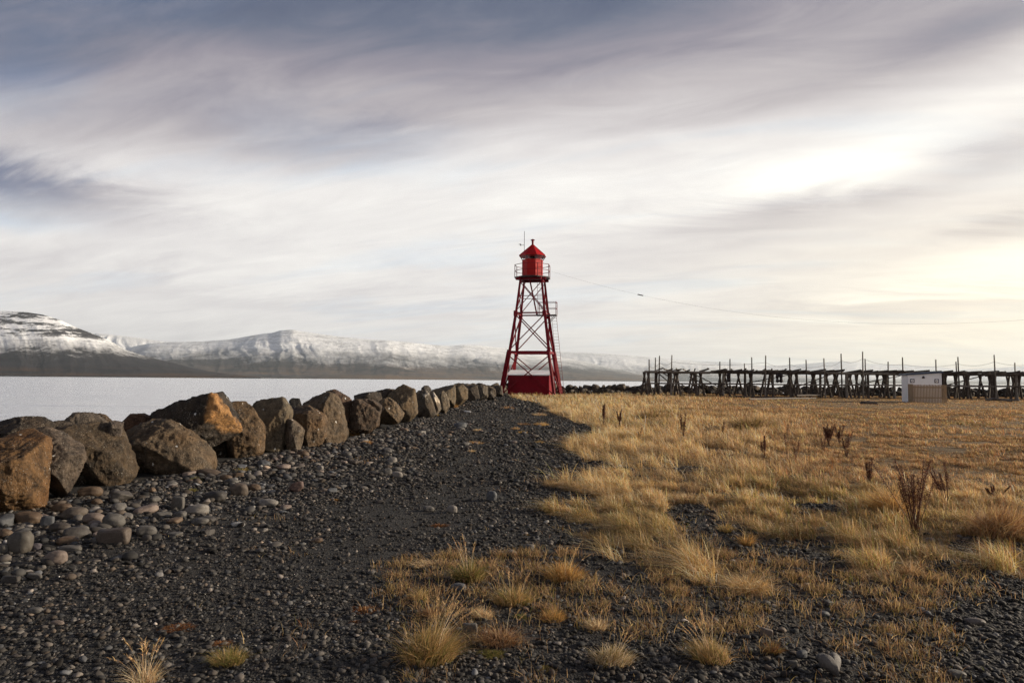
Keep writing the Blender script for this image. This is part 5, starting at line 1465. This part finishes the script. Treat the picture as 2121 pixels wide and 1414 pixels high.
# ------------------------------------------------------------------ white shed and picket screen
def shed():
    rho = R(15)
    fl = np.array([32.2, 55.5])
    z0 = h1(*fl)
    root = empty('shed', (fl[0], fl[1], z0), -rho)
    tag(root, 'small white toilet shed with a navy roof edge and two pictogram signs', 'shed')
    w, d = 2.36, 1.9
    hl_, hr = 2.18, 2.36
    wl = MB().add([(0, 0, -0.1), (w, 0, -0.1), (w, d, -0.1), (0, d, -0.1), (0, 0, hl_), (w, 0, hr), (w, d, hr), (0, d, hl_)], [(0, 1, 5, 4), (1, 2, 6, 5), (2, 3, 7, 6), (3, 0, 4, 7), (4, 5, 6, 7)])
    wl.build('wall', M['white_wall'], root)
    tr = MB().box((-0.03, -0.03, -0.08), (0.06, 0.06, hl_ - 0.01)).box((w - 0.06, -0.03, -0.08), (w + 0.03, 0.06, hr - 0.02))
    tr.build('corner_board', M['white_wall'], root)
    a = (hr - hl_) / w
    r = MB().add([(-0.16, -0.14, hl_ - 0.16 * a), (w + 0.14, -0.14, hr + 0.14 * a), (w + 0.14, d + 0.14, hr + 0.14 * a), (-0.16, d + 0.14, hl_ - 0.16 * a),
                  (-0.16, -0.14, hl_ - 0.16 * a + 0.14), (w + 0.14, -0.14, hr + 0.14 * a + 0.14), (w + 0.14, d + 0.14, hr + 0.14 * a + 0.14), (-0.16, d + 0.14, hl_ - 0.16 * a + 0.14)],
                 [(3, 2, 1, 0), (4, 5, 6, 7), (0, 1, 5, 4), (1, 2, 6, 5), (2, 3, 7, 6), (3, 0, 4, 7)])
    r.build('roof', M['navy'], root)
    for cx, flip in ((0.29, 1), (2.04, 1)):
        zc = 1.72
        s = MB().box((cx - 0.155, -0.03, zc - 0.155), (cx + 0.155, -0.004, zc + 0.155)).build('sign', M['sign_navy'], root)
        n = 20
        # white disc with a slanting dark figure on it
        MB().prism([[(cx + 0.118 * math.cos(2 * math.pi * k / n), -0.031, zc + 0.118 * math.sin(2 * math.pi * k / n)) for k in range(n)],
                    [(cx + 0.118 * math.cos(2 * math.pi * k / n), -0.036, zc + 0.118 * math.sin(2 * math.pi * k / n)) for k in range(n)]][::-1]).build('pictogram_disc', M['sign_white'], s)
        MB().bar((cx - 0.045, -0.039, zc - 0.085), (cx + 0.035, -0.039, zc + 0.06), 0.005, 0.05, up=(0, -1, 0)).bar((cx - 0.045, -0.040, zc + 0.03), (cx + 0.02, -0.040, zc - 0.005), 0.03, 0.004, up=(0, -1, 0)).build('pictogram_figure', M['sign_navy'], s)
    lb = MB()
    def ring(r_, y): return [(1.1 + r_ * math.cos(2 * math.pi * k / 12), y, 2.0 + r_ * math.sin(2 * math.pi * k / 12)) for k in range(12)]
    lb.prism([ring(0.1, -0.002), ring(0.1, -0.06), ring(0.07, -0.12), ring(0.02, -0.14)]).build('wall_lamp', M['dark_steel'], root)
    # picket screen in front
    f = empty('picket_fence', (fl[0], fl[1], z0), -rho)
    tag(f, 'bare wood picket screen standing in front of the white shed', 'fence')
    dep, fw, fh = 1.4, 2.28, 1.43
    rs = random.Random(3)
    pk = MB()
    k = 0; x = 0.0
    while x < fw - 0.05:
        h = fh + rs.uniform(-.015, .02)
        pk.add([(x, -dep, 0.02), (x + 0.076, -dep, 0.02), (x + 0.076, -dep + 0.022, 0.02), (x, -dep + 0.022, 0.02), (x, -dep, h - 0.05), (x + 0.076, -dep, h), (x + 0.076, -dep + 0.022, h), (x, -dep + 0.022, h - 0.05)],
               [(3, 2, 1, 0), (4, 5, 6, 7), (0, 1, 5, 4), (1, 2, 6, 5), (2, 3, 7, 6), (3, 0, 4, 7)])
        x += 0.106
    pk.build('picket_panel', M['picket'], f)
    sp = MB(); y = -dep + 0.05
    while y < -0.06:
        h = fh + rs.uniform(0.0, .04)
        sp.box((-0.045, y, 0.02), (-0.02, y + 0.088, h)); y += 0.096
    sp.build('picket_panel', M['picket'], f)
    for z in (0.35, 1.16):
        MB().box((-0.018, -dep + 0.024, z), (fw, -dep + 0.07, z + 0.09)).build('rail', M['picket'], f)
        MB().box((-0.018, -dep + 0.075, z + 0.003), (0.03, -0.05, z + 0.087)).build('rail', M['picket'], f)
    for x in (0.02, fw - 0.1): MB().box((x, -dep + 0.072, -0.2), (x + 0.08, -dep + 0.15, fh - 0.04)).build('post', M['picket'], f)
shed()

# ------------------------------------------------------------------ sky
def sky():
    w = bpy.data.worlds.new('World'); scene.world = w; w.use_nodes = True
    t = NT(w.node_tree); t.n.clear()
    d = t.node('ShaderNodeTexCoord').outputs['Generated']
    sx = t.node('ShaderNodeSeparateXYZ'); t.l.new(d, sx.inputs[0])
    X, Y, Z = sx.outputs
    zz = t.m('ADD', t.m('MAXIMUM', Z, 0.0), 0.17)
    px, py = t.m('DIVIDE', X, zz), t.m('DIVIDE', Y, zz)
    sa = R(-72)
    s_ = t.m('ADD', t.m('MULTIPLY', px, math.sin(sa)), t.m('MULTIPLY', py, math.cos(sa)))
    a_ = t.m('ADD', t.m('MULTIPLY', px, -math.cos(sa)), t.m('MULTIPLY', py, math.sin(sa)))
    def streak(ks, ka, detail, rough, seed, dist=0.5):
        c = t.node('ShaderNodeCombineXYZ')
        t.l.new(t.m('MULTIPLY', s_, ks), c.inputs[0]); t.l.new(t.m('MULTIPLY', a_, ka), c.inputs[1]); c.inputs[2].default_value = seed
        return t.m('SUBTRACT', t.noise(c.outputs[0], 1.0, detail, rough, dist), 0.5)
    n_big = streak(0.35, 0.8, 4, 0.5, 1.7, 0.8)
    n_mid = streak(1.1, 2.5, 8, 0.62, 5.3, 1.0)
    n_fine = streak(2.2, 7.0, 6, 0.62, 9.1, 0.8)
    az = t.m('ARCTAN2', X, Y); el = t.m('ARCSINE', Z)
    azw = t.m('ADD', az, t.m('MULTIPLY', n_mid, 0.34)); elw = t.m('ADD', t.m('ADD', el, t.m('MULTIPLY', n_mid, 0.10)), t.m('MULTIPLY', n_big, 0.10))
    def azel(a, b):
        r_ = ray(a, b); r_ = r_ / np.linalg.norm(r_)
        return math.atan2(r_[0], r_[1]), math.asin(r_[2])
    # broad brightness: dark high up, bright low down and towards the sun
    e_top, e_mid = azel(1060, -60)[1], azel(1060, 400)[1]
    mr = t.node('ShaderNodeMapRange'); mr.interpolation_type = 'SMOOTHSTEP'
    t.set(mr.inputs[0], elw); mr.inputs[1].default_value = e_mid; mr.inputs[2].default_value = e_top; mr.inputs[3].default_value = 0.865; mr.inputs[4].default_value = 0.41
    V = mr.outputs[0]
    up = t.node('ShaderNodeMapRange'); t.set(up.inputs[0], el); up.inputs[1].default_value = e_mid * 0.7; up.inputs[2].default_value = e_top
    V = t.m('ADD', V, t.m('MULTIPLY', t.m('MULTIPLY', az, up.outputs[0]), 0.16))
    for (bx, by, wx, wy, amp, tilt) in [(-60, 385, 330, 50, -0.30, 0.0), (-80, 90, 380, 190, -0.17, 0.1), (620, 285, 420, 55, -0.13, 0.17), (260, 190, 420, 90, -0.07, 0.1), (1640, 448, 360, 32, -0.13, 0.05), (2110, 475, 150, 45, -0.17, 0.1),
                                         (2090, 305, 190, 60, -0.24, 0.15), (1690, 362, 360, 66, 0.15, 0.12), (2080, 582, 420, 42, 0.17, 0.03), (1500, 215, 650, 50, -0.07, 0.2), (1250, 300, 300, 50, 0.06, 0.2), (700, 628, 600, 26, -0.06, 0.0),
                                         (2080, 20, 350, 70, -0.14, 0.2), (1050, 40, 420, 80, -0.06, 0.1), (1850, 650, 500, 25, -0.05, 0.0), (1450, 510, 350, 40, -0.06, 0.15), (2000, 690, 500, 60, 0.06, 0), (60, 470, 400, 26, -0.05, 0.05)]:
        a0, e0 = azel(bx, by); a1, _ = azel(bx + wx, by); _, e1 = azel(bx, by - wy)
        da = t.m('SUBTRACT', azw, a0); de = t.m('SUBTRACT', elw, e0)
        ct, st = math.cos(tilt), math.sin(tilt)
        u = t.m('MULTIPLY', t.m('ADD', t.m('MULTIPLY', da, ct), t.m('MULTIPLY', de, st)), 1 / abs(a1 - a0))
        v = t.m('MULTIPLY', t.m('SUBTRACT', t.m('MULTIPLY', de, ct), t.m('MULTIPLY', da, st)), 1 / abs(e1 - e0))
        r2 = t.m('ADD', t.m('MULTIPLY', u, u), t.m('MULTIPLY', v, v))
        V = t.m('ADD', V, t.m('MULTIPLY', t.m('EXPONENT', t.m('MULTIPLY', r2, -1.0)), amp))
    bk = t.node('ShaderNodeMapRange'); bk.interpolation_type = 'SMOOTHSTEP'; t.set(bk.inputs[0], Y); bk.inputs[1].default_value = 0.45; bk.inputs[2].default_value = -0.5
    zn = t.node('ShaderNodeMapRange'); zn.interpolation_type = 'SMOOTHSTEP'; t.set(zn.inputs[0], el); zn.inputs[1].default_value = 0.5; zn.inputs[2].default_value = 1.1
    V = t.m('SUBTRACT', V, t.m('MULTIPLY', bk.outputs[0], 0.13)); V = t.m('SUBTRACT', V, t.m('MULTIPLY', zn.outputs[0], 0.16))  # unseen sky behind the viewer and overhead darkened to lower the fill light
    V = t.m('ADD', V, t.m('MULTIPLY', n_big, t.m('ADD', 0.10, t.m('MULTIPLY', up.outputs[0], 0.22))))
    V = t.m('ADD', V, t.m('MULTIPLY', n_mid, t.m('ADD', 0.16, t.m('MULTIPLY', up.outputs[0], 0.20))))
    V = t.m('ADD', V, t.m('MULTIPLY', n_fine, t.m('ADD', 0.17, t.m('MULTIPLY', up.outputs[0], 0.10))))
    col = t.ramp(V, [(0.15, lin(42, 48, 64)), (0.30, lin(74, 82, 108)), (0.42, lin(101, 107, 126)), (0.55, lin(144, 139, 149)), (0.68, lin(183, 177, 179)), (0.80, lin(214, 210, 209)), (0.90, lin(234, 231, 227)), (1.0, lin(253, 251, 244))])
    # thinner cloud lets some blue through
    bl = t.m('MULTIPLY', t.ramp(streak(0.5, 1.9, 5, 0.58, 22.0, 0.8), [(0.02, 0.0), (0.16, 1.0)]), t.ramp(V, [(0.35, 0.75), (0.93, 0.28)]))
    for (bx, by, wx, wy, amp) in [(-40, 395, 200, 55, 0.8), (-40, 470, 130, 25, 0.5), (30, 130, 150, 120, 0.5), (700, 280, 260, 50, 0.4)]:
        a0, e0 = azel(bx, by); a1, _ = azel(bx + wx, by); _, e1 = azel(bx, by - wy)
        u = t.m('MULTIPLY', t.m('SUBTRACT', azw, a0), 1 / abs(a1 - a0)); v = t.m('MULTIPLY', t.m('SUBTRACT', elw, e0), 1 / abs(e1 - e0))
        bl = t.m('ADD', bl, t.m('MULTIPLY', t.m('EXPONENT', t.m('MULTIPLY', t.m('ADD', t.m('MULTIPLY', u, u), t.m('MULTIPLY', v, v)), -1.0)), amp))
    col = t.mix(t.m('MINIMUM', bl, 1.0), col, t.mix(1.0, col, (0.78, 0.95, 1.12), 'MULTIPLY'))
    # warmth towards the sun
    sd = (math.sin(SUN_AZ) * math.cos(SUN_EL), math.cos(SUN_AZ) * math.cos(SUN_EL), math.sin(SUN_EL))
    dp = t.node('ShaderNodeVectorMath', operation='DOT_PRODUCT'); t.l.new(d, dp.inputs[0]); gl = (R(46), R(12)); dp.inputs[1].default_value = (math.sin(gl[0]) * math.cos(gl[1]), math.cos(gl[0]) * math.cos(gl[1]), math.sin(gl[1]))
    glow = t.m('POWER', t.m('MAXIMUM', dp.outputs['Value'], 0.0), 8.0)
    low = t.node('ShaderNodeMapRange'); t.set(low.inputs[0], el); low.inputs[1].default_value = 0.28; low.inputs[2].default_value = 0.0
    warm = t.m('MULTIPLY', glow, t.m('ADD', 0.08, t.m('MULTIPLY', low.outputs[0], 0.92)))
    col = t.mix(t.m('MINIMUM', t.m('MULTIPLY', warm, 1.6), 1.0), col, t.mix(1.0, col, (1.07, 0.968, 0.79), 'MULTIPLY'))
    col = t.mix(t.m('MULTIPLY', t.m('POWER', t.m('MAXIMUM', dp.outputs['Value'], 0.0), 60.0), 0.35), col, (1.32, 1.24, 1.08))
    sk = t.node('ShaderNodeTexSky', sky_type='NISHITA'); sk.sun_disc = False
    sk.sun_elevation = SUN_EL; sk.sun_rotation = SUN_AZ
    b1 = t.node('ShaderNodeBackground'); t.l.new(sk.outputs[0], b1.inputs[0]); b1.inputs[1].default_value = 0.06
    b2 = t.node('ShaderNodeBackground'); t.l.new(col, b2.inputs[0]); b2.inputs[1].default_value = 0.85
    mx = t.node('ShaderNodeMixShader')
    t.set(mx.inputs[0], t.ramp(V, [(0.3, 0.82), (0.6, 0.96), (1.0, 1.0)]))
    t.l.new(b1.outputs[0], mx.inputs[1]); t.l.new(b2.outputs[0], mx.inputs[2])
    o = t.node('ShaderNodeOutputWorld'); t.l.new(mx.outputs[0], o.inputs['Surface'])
    sun = bpy.data.lights.new('sun', 'SUN'); sun.energy = 5.0; sun.angle = R(3.0); sun.color = (1.0, 0.86, 0.66)
    so = bpy.data.objects.new('sun', sun); COL.objects.link(so)
    so.rotation_euler = Vector((-sd[0], -sd[1], -sd[2])).to_track_quat('-Z', 'Y').to_euler()
    so.location = (30, 20, 40)
sky()

# ------------------------------------------------------------------ camera, view
cd = bpy.data.cameras.new('camera'); cam = bpy.data.objects.new('camera', cd); COL.objects.link(cam)
cd.lens = 24.0; cd.sensor_width = 36.0; cd.sensor_fit = 'HORIZONTAL'; cd.clip_start = 0.05; cd.clip_end = 90000
mat = Matrix(((_r[0], _u[0], -_f[0], EYE[0]), (_r[1], _u[1], -_f[1], EYE[1]), (_r[2], _u[2], -_f[2], EYE[2]), (0, 0, 0, 1)))
cam.matrix_world = mat
scene.camera = cam
scene.view_settings.view_transform = 'Standard'; scene.view_settings.look = 'None'
scene.view_settings.exposure = 0.48; scene.view_settings.gamma = 1.0
scene.cycles.use_denoising = True
scene.cycles.denoising_prefilter = 'FAST'
scene.cycles.volume_bounces = 0
scene.cycles.max_bounces = 8
